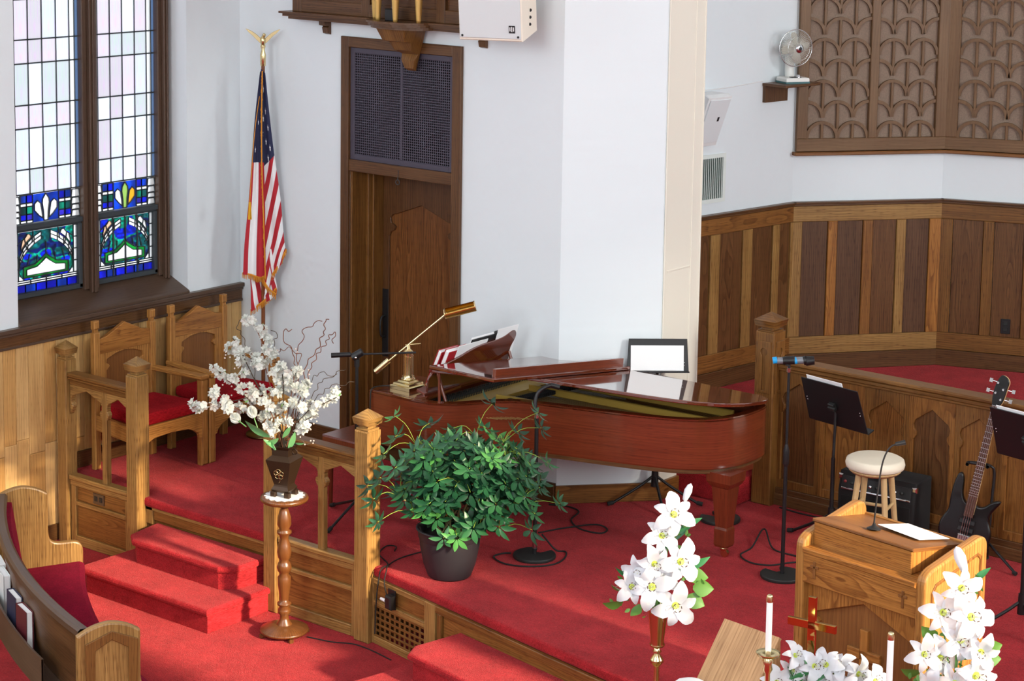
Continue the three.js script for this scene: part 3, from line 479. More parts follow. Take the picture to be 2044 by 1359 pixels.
// ---- organ gallery shelf with gilded pipes over the door ----
{
  const g = thing('organ_gallery', 'dark oak organ gallery shelf above the side door', 'organ case', [0, 0, DWZ]), m = MAT.trimOak, arc = [];
  mesh('case_panel', b2(-3.86, -2.05, 3.7, 4.7, 0.0, 0.1, 'x'), MAT.doorDark, g);
  mesh('case_frame', merged([b2(-3.88, -3.79, 3.7, 4.7, 0.0, 0.13), b2(-3.2, -3.12, 3.7, 4.7, 0, 0.13), b2(-2.5, -2.42, 3.7, 4.7, 0, 0.13), b2(-3.86, -2.05, 3.7, 3.79, 0, 0.125, 'x'), b2(-2.24, -2.2, 3.79, 4.7, 0, 0.125)]), m, g);
  for (let i = 0; i <= 14; i++) { const a = Math.PI * i / 14; arc.push([-2.79 - 0.27 * Math.cos(a), 0.19 + 0.16 * Math.sin(a)]); }
  const shelf = (o, y0, y1) => slab([[-3.96 + o, 0], [-3.96 + o, 0.19 - o], ...arc.map(([x, z]) => [x * 1, z - o]), [-1.95, 0.19 - o], [-1.95, 0]], y0, y1);
  mesh('shelf', merged([shelf(0, 3.685, 3.7), shelf(0.02, 3.665, 3.685), shelf(0.05, 3.645, 3.665)]), m, g);
  const cor = [[0.0, 3.34], [0.035, 3.36], [0.05, 3.42], [0.03, 3.46], [0.1, 3.49], [0.14, 3.55], [0.2, 3.56], [0.24, 3.645], [0, 3.645]];
  const cg = prism(cor, 0.26, { bevel: 0.006 }).rotateY(-Math.PI / 2).translate(0.13, 0, 0.03), cp = cg.attributes.position; for (let i = 0; i < cp.count; i++) { const t = Math.max(0, Math.min(1, (cp.getY(i) - 3.34) / 0.3)); cp.setX(i, -2.8 + cp.getX(i) * (0.28 + 0.72 * t)); } cg.computeVertexNormals();
  mesh('corbel', uvm(cg, 'y'), MAT.oakDark, g);
  const br = [[0.0, 3.54], [0.03, 3.55], [0.04, 3.59], [0.03, 3.6], [0.07, 3.61], [0.075, 3.645], [0, 3.645]];
  for (const x of [-3.64, -2.17]) mesh('bracket', uvm(prism(br, 0.06, { bevel: 0.004 }).rotateY(-Math.PI / 2).translate(x + 0.03, 0, 0), 'y'), m, g);
  const pipeM = std({ color: '#cda860', metalness: 0.6, roughness: 0.4 });
  [[-3.0, 0.2, 0.5], [-2.9, 0.28, 0.6], [-2.72, 0.3, 0.62], [-2.56, 0.24, 0.55]].forEach(([x, z]) => { const p = thing('organ_pipe', ['gilded organ pipe foot at the left end of the gallery row', 'second gilded organ pipe foot from the left', 'gilded organ pipe foot right of the small black box', 'rightmost gilded organ pipe foot beside the white speaker'][pipeCount++], 'organ pipe', [x, 3.7, z + DWZ], 0, 'organ pipes on the gallery'); mesh('foot', lathe([[0.001, 0], [0.015, 0.0], [0.018, 0.02], [0.043, 0.42], [0.044, 0.44]], 20), pipeM, p); mesh('body', lathe([[0.044, 0.44], [0.044, 1.3], [0.04, 1.3]], 20), pipeM, p); });
  const bk = thing('small_black_box', 'small black box between the gilded organ pipes', 'box', [-2.81, 3.7, DWZ + 0.24]); mesh('case', bx(0.08, 0.085, 0.06, 0, 0.0425, 0, 'y', 0.006), MAT.black, bk); mesh('bracket_rod', rod([0.01, 0.085, 0], [0.01, 0.4, 0], 0.006), MAT.chrome, bk);
}
// ---- hung loudspeaker ----
{
  const s = thing('loudspeaker', 'white loudspeaker hung high on the wall left of the pier', 'speaker', [-1.74, 3.655, 0.17], 0.38);
  const b = grouped('tilted_cabinet', s); b.rotation.x = 0.16;
  mesh('cabinet', prism([[-0.215, 0], [0.215, 0], [0.215, 0.72], [-0.215, 0.72]], 0.34, { bevel: 0.008 }).translate(0, 0, -0.3), std({ color: '#f0e6d6', roughness: 0.6 }), b);
  mesh('front_grille', bx(0.415, 0.68, 0.012, 0, 0.36, 0.046, 'y', 0.004), std({ color: '#d3d7d9', roughness: 0.7 }), b);
  const badge = grouped('badge', b); mesh('badge_plate', bx(0.042, 0.05, 0.004, 0.15, 0.085, 0.054, 'y', 0.001), MAT.black, badge); for (const q of [-0.012, 0, 0.012]) mesh('badge_bar', bx(0.006, 0.034 - Math.abs(q) * 0.6, 0.002, 0.15 + q, 0.087, 0.057, 'y', 0.0005), MAT.white, badge);
  for (const q of [-0.19, 0.19]) mesh('screw', new THREE.SphereGeometry(0.008, 10, 8).translate(q, 0.035, 0.052), MAT.black, b);
  for (const q of [0, 1, 2]) mesh('bolt', new THREE.SphereGeometry(0.011, 10, 8).translate(0.216, 0.08 + q * 0.045, -0.13 - q * 0.01), MAT.black, b);
  mesh('wall_bracket', merged([rod([0.1, 0.25, -0.2], [0.12, 0.25, -0.4], 0.02), bx(0.1, 0.18, 0.02, 0.12, 0.25, -0.39, 'y')]), MAT.white, s);
}
// ---- on the near apse wall: register, wedge speaker, fan on its shelf ----
const onA = (s, y, n = 0) => apse[0].localToWorld(V3(s, y, n)); apse[0].updateMatrixWorld(true);
const sA = 0.931;                                              // distance along the wall of the first point seen past the pier
{
  const p = onA(sA + 0.13, 2.27, 0), g = thing('air_register', 'pale green air register on the wall beside the pier', 'vent', [p.x, p.y, p.z], apse[0].rotation.y);
  const rm = std({ color: '#dfe8e4', roughness: 0.6 });
  mesh('frame', prism([[-0.22, 0], [0.2, 0], [0.2, 0.37], [-0.22, 0.37]], 0.012, { holes: [[[-0.19, 0.03], [-0.19, 0.34], [0.17, 0.34], [0.17, 0.03]]] }), rm, g);
  mesh('backing', b2(-0.19, 0.17, 0.03, 0.34, 0.0, 0.002), std({ color: '#5f6f69', roughness: 0.9 }), g);
  for (let i = 0; i < 17; i++) mesh('louver', at(cbox(0.011, 0.31, 0.004, 0.001), -0.18 + i * 0.0212, 0.185, 0.007, 0, 0.5), rm, g);
}
{
  const p = onA(sA - 0.02, 2.72, 0.0), g = thing('wedge_speaker', 'white wedge shaped speaker on the apse wall above the register', 'speaker', [p.x, p.y, p.z], apse[0].rotation.y);
  const sp = prism([[0, 0], [0.06, 0], [0.21, 0.38], [0.17, 0.4], [0, 0.4]], 0.25, { bevel: 0.006 }).rotateY(-Math.PI / 2).translate(0.18, 0, 0);
  mesh('cabinet', sp, MAT.white, g);
  const fg = mesh('front_grille', bx(0.22, 0.36, 0.008, 0, 0, 0), std({ color: '#e2e7ea', roughness: 0.8 }), g); fg.position.set(0.055, 0.195, 0.142); fg.rotation.x = Math.atan2(0.15, 0.38);
  const bd = mesh('badge', bx(0.02, 0.035, 0.004, 0, 0, 0), MAT.black, g); bd.position.set(0.09, 0.21, 0.153); bd.rotation.x = fg.rotation.x;
}
{
  const p = onA(sA + 0.98, 3.145, 0), sh = thing('fan_shelf', 'small brown corner shelf under the table fan', 'shelf', [p.x, p.y, p.z], apse[0].rotation.y);
  mesh('board', b2(-0.25, 0.16, -0.02, 0, 0.0, 0.24, 'x'), MAT.trimOak, sh);
  mesh('bracket', prism([[-0.24, -0.02], [-0.24, -0.15], [0.02, -0.15], [0.02, -0.06], [0.1, -0.02]], 0.03, {}), MAT.trimOak, sh);
  const f = thing('table_fan', 'white table fan with a clear round cage on the corner shelf', 'fan', [p.x, p.y, p.z], apse[0].rotation.y - 0.35);
  f.position.copy(onA(sA + 0.94, 3.146, 0.12));
  const wh = std({ color: '#e9e9e4', roughness: 0.4 });
  mesh('base', prism([[-0.1, -0.09], [0.1, -0.09], [0.105, 0.06], [0.06, 0.1], [-0.06, 0.1], [-0.105, 0.06]], 0.04, { bevel: 0.012, seg: 3 }).rotateX(-Math.PI / 2).translate(0, 0.004, 0), wh, f);
  mesh('base_band', prism([[-0.103, -0.093], [0.103, -0.093], [0.108, 0.062], [0.062, 0.103], [-0.062, 0.103], [-0.108, 0.062]], 0.014, {}).rotateX(-Math.PI / 2), std({ color: '#3f6a6c', roughness: 0.5 }), f);
  const kp = grouped('control_panel', f); mesh('panel', bx(0.08, 0.004, 0.05, 0, 0.046, 0.045), MAT.iron, kp); mesh('knob', lathe([[0, 0.02], [0.013, 0.02], [0.015, 0]], 16).translate(0.02, 0.046, 0.06), MAT.chrome, kp);
  mesh('neck', merged([tube([[0, 0.03, -0.04], [0, 0.1, -0.05], [0, 0.2, -0.045]], 0.035, 12, 12)]), wh, f);
  mesh('motor', lathe([[0.0, -0.12], [0.045, -0.11], [0.06, -0.05], [0.055, 0.0], [0, 0.0]], 24).rotateX(Math.PI / 2).translate(0, 0.27, 0.0), wh, f);
  const cage = grouped('cage', f); cage.position.set(0, 0.27, 0.04);
  const ribs = [], cg = phys({ color: '#dcdcd2', roughness: 0.25, metalness: 0.3 });
  for (let i = 0; i < 56; i++) { const a = i / 56 * Math.PI * 2, c = Math.cos(a), s = Math.sin(a); ribs.push(tube([[c * 0.03, s * 0.03, 0.055], [c * 0.09, s * 0.09, 0.05], [c * 0.14, s * 0.14, 0.01], [c * 0.14, s * 0.14, -0.02], [c * 0.06, s * 0.06, -0.05]], 0.0011, 10, 4)); }
  const rb = mesh('wire_ribs', merged(ribs), cg, cage); rb.userData.kind = 'stuff';
  mesh('rim', merged([new THREE.TorusGeometry(0.142, 0.004, 6, 48), new THREE.TorusGeometry(0.095, 0.0015, 6, 40).translate(0, 0, 0.048)]), MAT.chrome, cage);
  const bl = phys({ color: '#e6e4da', roughness: 0.15, transmission: 0.6, thickness: 0 });
  for (let i = 0; i < 4; i++) { const s = new THREE.Shape(); s.moveTo(0.02, -0.012); s.bezierCurveTo(0.06, -0.06, 0.12, -0.06, 0.125, 0.0); s.bezierCurveTo(0.12, 0.03, 0.06, 0.02, 0.02, 0.012); const g = prism(s, 0.002, {}); g.rotateX(0.35); g.rotateZ(i * Math.PI / 2 + 0.3); mesh('blade', g, bl, cage); }
  const hb = grouped('hub', cage); mesh('hub_ring', lathe([[0.0, 0.0], [0.034, 0.0], [0.034, 0.008], [0.02, 0.016], [0, 0.016]], 24).rotateX(Math.PI / 2).translate(0, 0, 0.052), MAT.chrome, hb); mesh('hub_badge', lathe([[0, 0.003], [0.014, 0.003], [0.014, 0]], 20).rotateX(Math.PI / 2).translate(0, 0, 0.068), MAT.black, hb);
  tag(mesh('white_cable', tube([onA(sA - 0.1, 3.13, 0.006), onA(sA + 0.3, 3.135, 0.006), onA(sA + 0.73, 3.16, 0.006)].map((v) => v.toArray()), 0.004, 20, 6), MAT.white), 'thin white cable along the apse wall to the fan', 'cable');
}

// ================= furniture =================
// ---- two clergy chairs (face +z locally) ----
function clergyChair(label, z) {
  const g = thing('clergy_chair', label, 'chair', [-4.19, PL, z], Math.PI / 2, 'clergy chairs against the plank wall');
  const H = MAT.honey, HF = MAT.honeyFig;
  for (const sx of [-1, 1]) {
    const x = sx * 0.26;
    const post = grouped('back_post', g);
    mesh('post', merged([bx(0.052, 0.99, 0.05, x, 0.495, -0.235, 'y', 0.006), bx(0.034, 0.03, 0.034, x, 1.0, -0.235), bx(0.05, 0.06, 0.048, x, 1.045, -0.235, 'y', 0.008)]), H, post);
    mesh('leg', bx(0.062, 0.63, 0.062, sx * 0.318, 0.315, 0.24, 'y', 0.01), H, g);
    mesh('arm', prism([[sx * 0.235, -0.26], [sx * 0.29, -0.26], [sx * 0.346, 0.28], [sx * 0.27, 0.28]], 0.032, { bevel: 0.006 }).rotateX(Math.PI / 2).translate(0, 0.662, 0), H, g);
    mesh('side_rail', prism([[sx * 0.25, -0.21], [sx * 0.278, -0.21], [sx * 0.342, 0.21], [sx * 0.31, 0.21]], 0.11, {}).rotateX(Math.PI / 2).translate(0, 0.4, 0), H, g);
  }
  const crest = [[-0.235, 0.83], [0.235, 0.83], [0.235, 0.94], [0.17, 0.95], [0.0, 1.03], [-0.17, 0.95], [-0.235, 0.94]];
  mesh('crest_rail', prism(crest, 0.035, { bevel: 0.004, grain: 'x' }).translate(0, 0, -0.252), HF, g);
  const r = [[0.17, 0.4], [0.17, 0.7], [0.155, 0.715], [0.14, 0.73], [0.15, 0.745], [0.17, 0.755], [0.165, 0.785], [0.08, 0.815], [0.0, 0.825]];
  const hole = [...r, ...r.slice(0, -1).reverse().map(([x, y]) => [-x, y])];
  mesh('back_frame', prism([[-0.235, 0.36], [0.235, 0.36], [0.235, 0.838], [-0.235, 0.838]], 0.03, { holes: [hole.slice().reverse()], bevel: 0.003 }).translate(0, 0, -0.25), H, g);
  mesh('back_panel', b2(-0.2, 0.2, 0.38, 0.834, -0.25, -0.238), MAT.honeyDark, g);
  const ap = [[-0.3, 0.39], [-0.3, 0.2], [-0.27, 0.21], [-0.26, 0.24], [-0.22, 0.27], [-0.16, 0.295], [0, 0.305], [0.16, 0.295], [0.22, 0.27], [0.26, 0.24], [0.27, 0.21], [0.3, 0.2], [0.3, 0.39]];
  mesh('apron', prism(ap, 0.03, { bevel: 0.003, grain: 'x' }).translate(0, 0, 0.235), H, g);
  mesh('rear_rail', b2(-0.24, 0.24, 0.2, 0.37, -0.25, -0.225, 'x'), H, g);
  const c = grouped('seat_cushion', g);
  mesh('cushion', prism([[-0.245, 0.2], [0.245, 0.2], [0.3, -0.265], [-0.3, -0.265]], 0.085, { bevel: 0.026, seg: 4 }).rotateX(-Math.PI / 2).translate(0, 0.392, 0), MAT.velvet, c);
  mesh('piping', tube([[-0.3, 0.442, 0.263], [-0.15, 0.443, 0.267], [0.15, 0.443, 0.267], [0.3, 0.442, 0.263]], 0.005, 20, 6), MAT.velvet, c);
}
clergyChair('oak clergy chair with red cushion nearest the left railing', 1.01);
clergyChair('oak clergy chair with red cushion nearest the corner, half behind white blossoms', 0.3);

// ---- grand piano ----
{
  const g = thing('grand_piano', 'mahogany grand piano with its lid propped and front flap folded back', 'piano', [-1.07, PL, 0.13]);
  const O = (x, z) => [x + 1.07, z - 0.13];
  const bent = new THREE.CatmullRomCurve3([[-2.15, 0.89], [-1.95, 0.89], [-1.74, 0.887], [-1.62, 0.862], [-1.52, 0.795], [-1.43, 0.67], [-1.34, 0.54], [-1.24, 0.46], [-1.07, 0.4], [-0.71, 0.3], [-0.39, 0.2], [-0.18, 0.1], [-0.05, -0.03], [0.01, -0.2], [0.02, -0.4], [-0.005, -0.53], [-0.08, -0.61]].map(([x, z]) => V3(...[O(x, z)[0], 0, O(x, z)[1]])), false, 'centripetal');
  const bp = bent.getPoints(72).map((p) => [p.x, p.z]);
  const outer = [...bp, O(-0.2, -0.62), O(-2.15, -0.62)];
  const off = (d) => { const n = bp.length; return bp.map((p, i) => { const a = bp[Math.max(0, i - 1)], b = bp[Math.min(n - 1, i + 1)], tx = b[0] - a[0], tz = b[1] - a[1], L = Math.hypot(tx, tz); return [p[0] + tz / L * d, p[1] - tx / L * d]; }); };
  const M = MAT.mahogany, G = MAT.mahoganyGloss;
  // rim: cheek, bent side, tail and spine
  const inner = off(0.055), ring = [...bp, O(-0.2, -0.62), O(-2.0, -0.62), O(-2.0, -0.565), O(-0.2, -0.565), ...inner.slice().reverse().slice(0)];
  { // smooth wall with uv along the veneer
    const wallPts = [...bp, O(-0.2, -0.62), O(-2.15, -0.62)], pos = [], uv = [], idx = []; let s = 0;
    wallPts.forEach((p, i) => { if (i) s += Math.hypot(p[0] - wallPts[i - 1][0], p[1] - wallPts[i - 1][1]); for (const y of [0.575, 0.585, 0.892, 0.9]) { const k = y === 0.575 || y === 0.9 ? 0.004 : 0; pos.push(p[0] * (1 - k * 0.8), y, p[1] - Math.sign(p[1] + 0.2) * k); uv.push(y, s); } });
    for (let i = 0; i < wallPts.length - 1; i++) for (let j = 0; j < 3; j++) { const a = i * 4 + j, b = a + 4; idx.push(a, b, a + 1, b, b + 1, a + 1); }
    const wg = new THREE.BufferGeometry(); wg.setAttribute('position', new THREE.Float32BufferAttribute(pos, 3)); wg.setAttribute('uv', new THREE.Float32BufferAttribute(uv, 2)); wg.setIndex(idx); wg.computeVertexNormals();
    mesh('rim', wg, phys({ color: '#823a20', map: TX.mahogany, roughness: 0.28, clearcoat: 0.9, clearcoatRoughness: 0.12, side: THREE.DoubleSide }), g);
  }
  mesh('rim_top', slab(ring, 0.885, 0.9), G, g);
  const iw = []; inner.forEach((p, i) => { if (i) { const a = inner[i - 1], b = p, L = Math.hypot(b[0] - a[0], b[1] - a[1]); iw.push(at(new THREE.BoxGeometry(L + 0.006, 0.24, 0.01), (a[0] + b[0]) / 2, 0.77, (a[1] + b[1]) / 2, 0, -Math.atan2(b[1] - a[1], b[0] - a[0]))); } });
  mesh('inner_rim', merged(iw), MAT.mahogany, g);
  mesh('bottom_board', slab(outer.map(([x, z]) => [x * 0.985, z * 0.985]), 0.55, 0.577), MAT.trimOak, g);
  mesh('tail_block', slab([O(-0.3, -0.1), O(-0.05, -0.12), O(-0.02, -0.42), O(-0.3, -0.42)], 0.5, 0.55), M, g);
  // iron plate, soundboard and strings
  mesh('soundboard', slab([...off(0.06).slice(6), O(-0.2, -0.55), O(-1.9, -0.55)], 0.72, 0.73), MAT.pine, g);
  const plateM = MAT.plate, pl = grouped('iron_plate', g);
  mesh('plate_rim', (() => { const a = off(0.058).slice(8), b = off(0.14).slice(8); return slab([...a, O(-0.2, -0.57), O(-0.25, -0.45), ...b.slice().reverse()], 0.775, 0.8); })(), plateM, pl);
  mesh('pin_block', slab([O(-1.86, 0.82), O(-1.62, 0.78), O(-1.58, -0.56), O(-1.86, -0.56)], 0.79, 0.815), plateM, pl);
  for (const [a, b] of [[[-1.6, 0.62], [-1.05, 0.3]], [[-1.6, 0.25], [-0.5, 0.12]], [[-1.6, -0.1], [-0.15, -0.2]], [[-1.6, -0.35], [-0.2, -0.45]]]) { const A = O(...a), B = O(...b); mesh('plate_strut', at(cbox(Math.hypot(B[0] - A[0], B[1] - A[1]), 0.05, 0.03, 0.006, 'x'), (A[0] + B[0]) / 2, 0.82, (A[1] + B[1]) / 2, 0, -Math.atan2(B[1] - A[1], B[0] - A[0])), plateM, pl); }
  const st = []; for (let i = 0; i < 60; i++) { const z = 0.7 - i * 0.021, len = 0.3 + i * 0.022; const A = O(-1.62, z), B = O(Math.min(-0.25, -1.62 + len), z * 0.9 - 0.05); st.push(rod([A[0], 0.805, A[1]], [B[0], 0.79, B[1]], 0.0015, 0.0015, 4)); }
  const sm = mesh('strings', merged(st), MAT.brassDull, g); sm.userData.kind = 'stuff';
  const pins = []; for (let i = 0; i < 70; i++) for (let k = 0; k < 3; k++) { const q = O(-1.83 + k * 0.035, 0.72 - i * 0.0175); pins.push(new THREE.CylinderGeometry(0.004, 0.004, 0.03, 5).translate(q[0], 0.828, q[1])); }
  const pm = mesh('tuning_pins', merged(pins), MAT.iron, g); pm.userData.kind = 'stuff';
  const dm = []; for (let i = 0; i < 58; i++) { const q = O(-1.5 + (i / 58) * 0.12, 0.66 - i * 0.018); dm.push(new THREE.BoxGeometry(0.07, 0.025, 0.012).translate(q[0], 0.825, q[1])); }
  const dmm = mesh('dampers', merged(dm), MAT.felt, g); dmm.userData.kind = 'stuff';
  mesh('lamp_shelf', slab([O(-2.15, 0.885), O(-1.72, 0.86), O(-1.78, 0.4), O(-2.15, 0.4)], 0.886, 0.902), G, g);
  mesh('arm_block', merged([b2(O(-2.15, 0)[0], O(-1.95, 0)[0], 0.58, 0.885, O(0, 0.8)[1], O(0, 0.885)[1], 'x'), b2(O(-2.15, 0)[0], O(-1.95, 0)[0], 0.58, 0.9, O(0, -0.615)[1], O(0, -0.53)[1], 'x')]), M, g);
  mesh('key_bed', b2(O(-2.16, 0)[0], O(-1.8, 0)[0], 0.56, 0.64, O(0, -0.61)[1], O(0, 0.88)[1], 'z'), M, g);
  mesh('fallboard', b2(O(-1.98, 0)[0], O(-1.94, 0)[0], 0.66, 0.88, O(0, -0.53)[1], O(0, 0.8)[1], 'z'), G, g);
  const wk = []; for (let i = 0; i < 52; i++) wk.push(bx(0.15, 0.022, 0.0225, O(-2.07, 0)[0], 0.655, O(0, 0.735 - i * 0.0236)[1], 'x', 0.001)); mesh('white_keys', merged(wk), MAT.white, g);
  const bk = []; for (let i = 0; i < 51; i++) if (![2, 6].includes(i % 7)) bk.push(bx(0.095, 0.016, 0.011, O(-2.04, 0)[0], 0.672, O(0, 0.723 - i * 0.0236)[1], 'x', 0.002)); mesh('black_keys', merged(bk), MAT.blackGloss, g);
  // legs with brass casters
  for (const [x, z] of [[-0.02, -0.1], [-1.72, 0.68], [-1.72, -0.42]]) {
    const [lx, lz] = O(x, z), L = grouped('leg', g); L.position.set(lx, 0, lz);
    const sq = (pts) => { const q = lathe(pts, 4); q.rotateY(Math.PI / 4); const n = q.toNonIndexed(); n.computeVertexNormals(); return uvm(n, 'y'); };
    mesh('leg_shaft', sq([[0.0, 0.56], [0.13, 0.56], [0.125, 0.5], [0.1, 0.47], [0.088, 0.46], [0.058, 0.2], [0.066, 0.185], [0.066, 0.085], [0.058, 0.07], [0, 0.07]]), M, L);
    mesh('caster', merged([lathe([[0.0, 0.07], [0.028, 0.07], [0.024, 0.045], [0.012, 0.04]], 14), new THREE.CylinderGeometry(0.026, 0.026, 0.024, 18).rotateX(Math.PI / 2).translate(0.008, 0.027, 0)]), MAT.brass, L);
  }
  // pedal lyre
  const ly = grouped('pedal_lyre', g), [px0, pz0] = O(-1.75, 0.13);
  mesh('lyre_posts', merged([rod([px0, 0.55, pz0 - 0.06], [px0, 0.12, pz0 - 0.06], 0.018), rod([px0, 0.55, pz0 + 0.06], [px0, 0.12, pz0 + 0.06], 0.018), bx(0.14, 0.09, 0.28, px0, 0.11, pz0)]), M, ly);
  for (const q of [-0.08, 0, 0.08]) mesh('pedal', bx(0.14, 0.012, 0.03, px0 - 0.12, 0.07, pz0 + q, 'x', 0.004), MAT.brass, ly);
  // lid: main board hinged on the spine, front flap folded over on it
  const lid = grouped('lid', g); lid.position.set(0, 0.905, O(0, -0.62)[1]); lid.rotation.x = -0.128;
  const lz0 = O(0, -0.62)[1], lb = bp.map(([x, z]) => [x + (x > 0.3 ? 0.018 : 0), z - lz0 + 0.012]).filter(([x]) => x > O(-1.64, 0)[0]);
  const main = [[O(-1.64, 0)[0], 0], [O(-1.64, 0)[0], O(0, 0.9)[1] - lz0], ...lb, [O(-0.1, 0)[0], 0]];
  mesh('main_board', slab(main, 0, 0.024, { bevel: 0.006, seg: 2 }), G, lid);
  const flap = [[O(-1.64, 0)[0], 0.02], [O(-1.64, 0)[0], O(0, 0.9)[1] - lz0], [O(-1.11, 0)[0], O(0, 0.9)[1] - lz0], [O(-1.11, 0)[0], 0.02]];
  mesh('front_flap', slab(flap, 0.026, 0.05, { bevel: 0.006, seg: 2, grain: 'z' }), G, lid);
  mesh('flap_lip', b2(O(-1.16, 0)[0], O(-1.135, 0)[0], 0.048, 0.103, 0.1, O(0, 0.86)[1] - lz0, 'z', 0.004), M, lid);
  const hg = grouped('hinge', lid); for (const z of [0.15, 0.75, 1.35]) mesh('hinge_leaf', bx(0.02, 0.006, 0.06, O(-1.64, 0)[0] + 0.006, 0.03, z), MAT.brass, hg);
  mesh('prop_stick', rod([O(-1.6, 0)[0], 0.9, O(0, 0.83)[1]], [O(-1.61, 0)[0], 1.09, O(0, 0.82)[1]], 0.009, 0.009, 8), M, g);
  // music desk
  const dk = grouped('music_desk', g); dk.position.set(O(-1.79, 0)[0], 0.905, O(0, 0.31)[1]); dk.rotation.z = -0.3;
  const ds = new THREE.Shape(); ds.moveTo(-0.42, 0); ds.lineTo(0.42, 0); ds.lineTo(0.44, 0.1); ds.bezierCurveTo(0.44, 0.2, 0.2, 0.2, 0.1, 0.24); ds.bezierCurveTo(-0.1, 0.3, -0.2, 0.25, -0.32, 0.31); ds.bezierCurveTo(-0.38, 0.34, -0.42, 0.28, -0.38, 0.22); ds.bezierCurveTo(-0.35, 0.17, -0.38, 0.1, -0.42, 0);
  mesh('desk_board', prism(ds, 0.016, { bevel: 0.003, grain: 'x' }).rotateY(-Math.PI / 2), G, dk);
  mesh('desk_ledge', b2(-0.07, 0.0, -0.01, 0.008, -0.45, 0.45, 'z'), M, dk);
  for (const z of [-0.36, 0.38]) mesh('desk_strut', rod([0.0, 0.16, z], [0.13, 0.0, z], 0.011, 0.011, 6), M, dk);
}
// ---- on the piano ----
{
  const l = thing('piano_lamp', 'brass balance arm lamp on the piano corner', 'lamp', [-1.99, PL + 0.903, 0.69]);
  const sq = (pts) => { const q = lathe(pts, 4); q.rotateY(Math.PI / 4); const n = q.toNonIndexed(); n.computeVertexNormals(); return n; };
  mesh('base', sq([[0.0, 0], [0.12, 0], [0.12, 0.022], [0.112, 0.026], [0.1, 0.028], [0.096, 0.04], [0.07, 0.045], [0.064, 0.055], [0.0, 0.055]]), MAT.brass, l);
  mesh('column', lathe([[0.0, 0.055], [0.046, 0.055], [0.046, 0.066], [0.036, 0.072], [0.04, 0.08], [0.031, 0.09], [0.029, 0.21], [0.034, 0.218], [0.028, 0.228], [0.036, 0.238], [0.026, 0.25], [0.012, 0.262], [0.01, 0.29], [0, 0.29]], 24), MAT.brass, l);
  const flutes = []; for (let i = 0; i < 14; i++) { const a = i / 14 * Math.PI * 2; flutes.push(rod([0.029 * Math.cos(a), 0.092, 0.029 * Math.sin(a)], [0.028 * Math.cos(a), 0.208, 0.028 * Math.sin(a)], 0.004, 0.004, 5)); } mesh('fluting', merged(flutes), MAT.brass, l);
  const D = (d, y) => [d * 0.778, y - 0.905, -d * 0.627];
  const arm = grouped('arm', l); mesh('arm_rod', rod(D(-0.19, 1.03), D(0.25, 1.408), 0.0065), MAT.brass, arm);
  mesh('counterweight', rod(D(-0.215, 1.008), D(-0.125, 1.088), 0.019, 0.021, 8), MAT.brass, arm); mesh('pivot_screw', rod(D(-0.02, 1.19), D(0.08, 1.202), 0.006), MAT.brass, arm);
  const sh = grouped('shade', l); const sg = new THREE.CylinderGeometry(0.034, 0.034, 0.2, 24, 1, true, 0.5, Math.PI * 1.45); const d = V3(...D(0.43, 1.462)).sub(V3(...D(0.235, 1.408))).normalize(); sg.applyQuaternion(new THREE.Quaternion().setFromUnitVectors(V3(0, 1, 0), d)); sg.translate(...D(0.335, 1.43)); mesh('shade_shell', sg, std({ color: '#d9b25e', metalness: 1, roughness: 0.22, side: THREE.DoubleSide }), sh);
  const cap = new THREE.CylinderGeometry(0.035, 0.035, 0.006, 24); for (const [a, b] of [[0.235, 1.402], [0.432, 1.458]]) { const q = cap.clone(); q.applyQuaternion(new THREE.Quaternion().setFromUnitVectors(V3(0, 1, 0), d)); q.translate(...D(a, b)); mesh('shade_cap', q, MAT.brass, sh); }
  mesh('power_cord', tube([[-0.08, 0.01, 0.06], [-0.13, 0.012, 0.12], [-0.14, 0.006, 0.2], [-0.14, -0.06, 0.212], [-0.14, -0.3, 0.213], [-0.14, -0.6, 0.21]], 0.0045, 40, 6), MAT.iron, l);
  // hymnals leaning on the desk
  const redM = std({ color: '#b01a26', roughness: 0.5 });
  const book = (label, x, z, w, h, t, tilt) => { const b = thing('hymnal', label, 'book', [x, PL + 0.905, z], 0, 'hymnals on the piano desk'); b.rotation.z = tilt; mesh('cover', merged([b2(0, 0.004, 0, h, -w / 2, w / 2), b2(t - 0.004, t, 0, h, -w / 2, w / 2), b2(0, t, 0, h, -w / 2, -w / 2 + 0.004)]), redM, b); mesh('pages', b2(0.004, t - 0.004, 0.003, h - 0.004, -w / 2 + 0.004, w / 2 - 0.003), MAT.paper, b); return b; };
  book('thick hymnal with a white cover edge leaning leftmost on the piano desk', -1.93, 0.5, 0.2, 0.29, 0.035, -0.42);
  book('red hymnal leaning against the piano music desk', -1.885, 0.48, 0.21, 0.3, 0.04, -0.42);
  const pp = (name, label, pos, geo, rz = 0, ry = 0) => { const t = mesh(name, geo, MAT.paper); t.position.set(...pos); t.rotation.set(0, ry, rz); tag(t, label, 'paper'); return t; };
  pp('sheet_music', 'open white sheet music standing behind the red hymnal', [-1.83, PL + 0.93, 0.36], b2(0, 0.004, 0, 0.29, -0.15, 0.15), -0.42);
  pp('sheet_music', 'white sheet rising behind the curved top of the music desk', [-1.79, PL + 0.93, 0.02], b2(0, 0.003, 0, 0.33, -0.11, 0.11), -0.3);
  const mb = thing('music_binder', 'black clipped binder of music beyond the hymnals', 'binder', [-1.86, PL + 0.93, 0.24], 0); mb.rotation.z = -0.42; mesh('cover', b2(0.02, 0.026, 0, 0.32, -0.14, 0.14), MAT.black, mb); mesh('pages', b2(0.006, 0.018, 0.01, 0.325, -0.13, 0.13), MAT.paper, mb); mesh('clip', bx(0.02, 0.02, 0.05, 0.02, 0.325, -0.12), MAT.iron, mb);
}
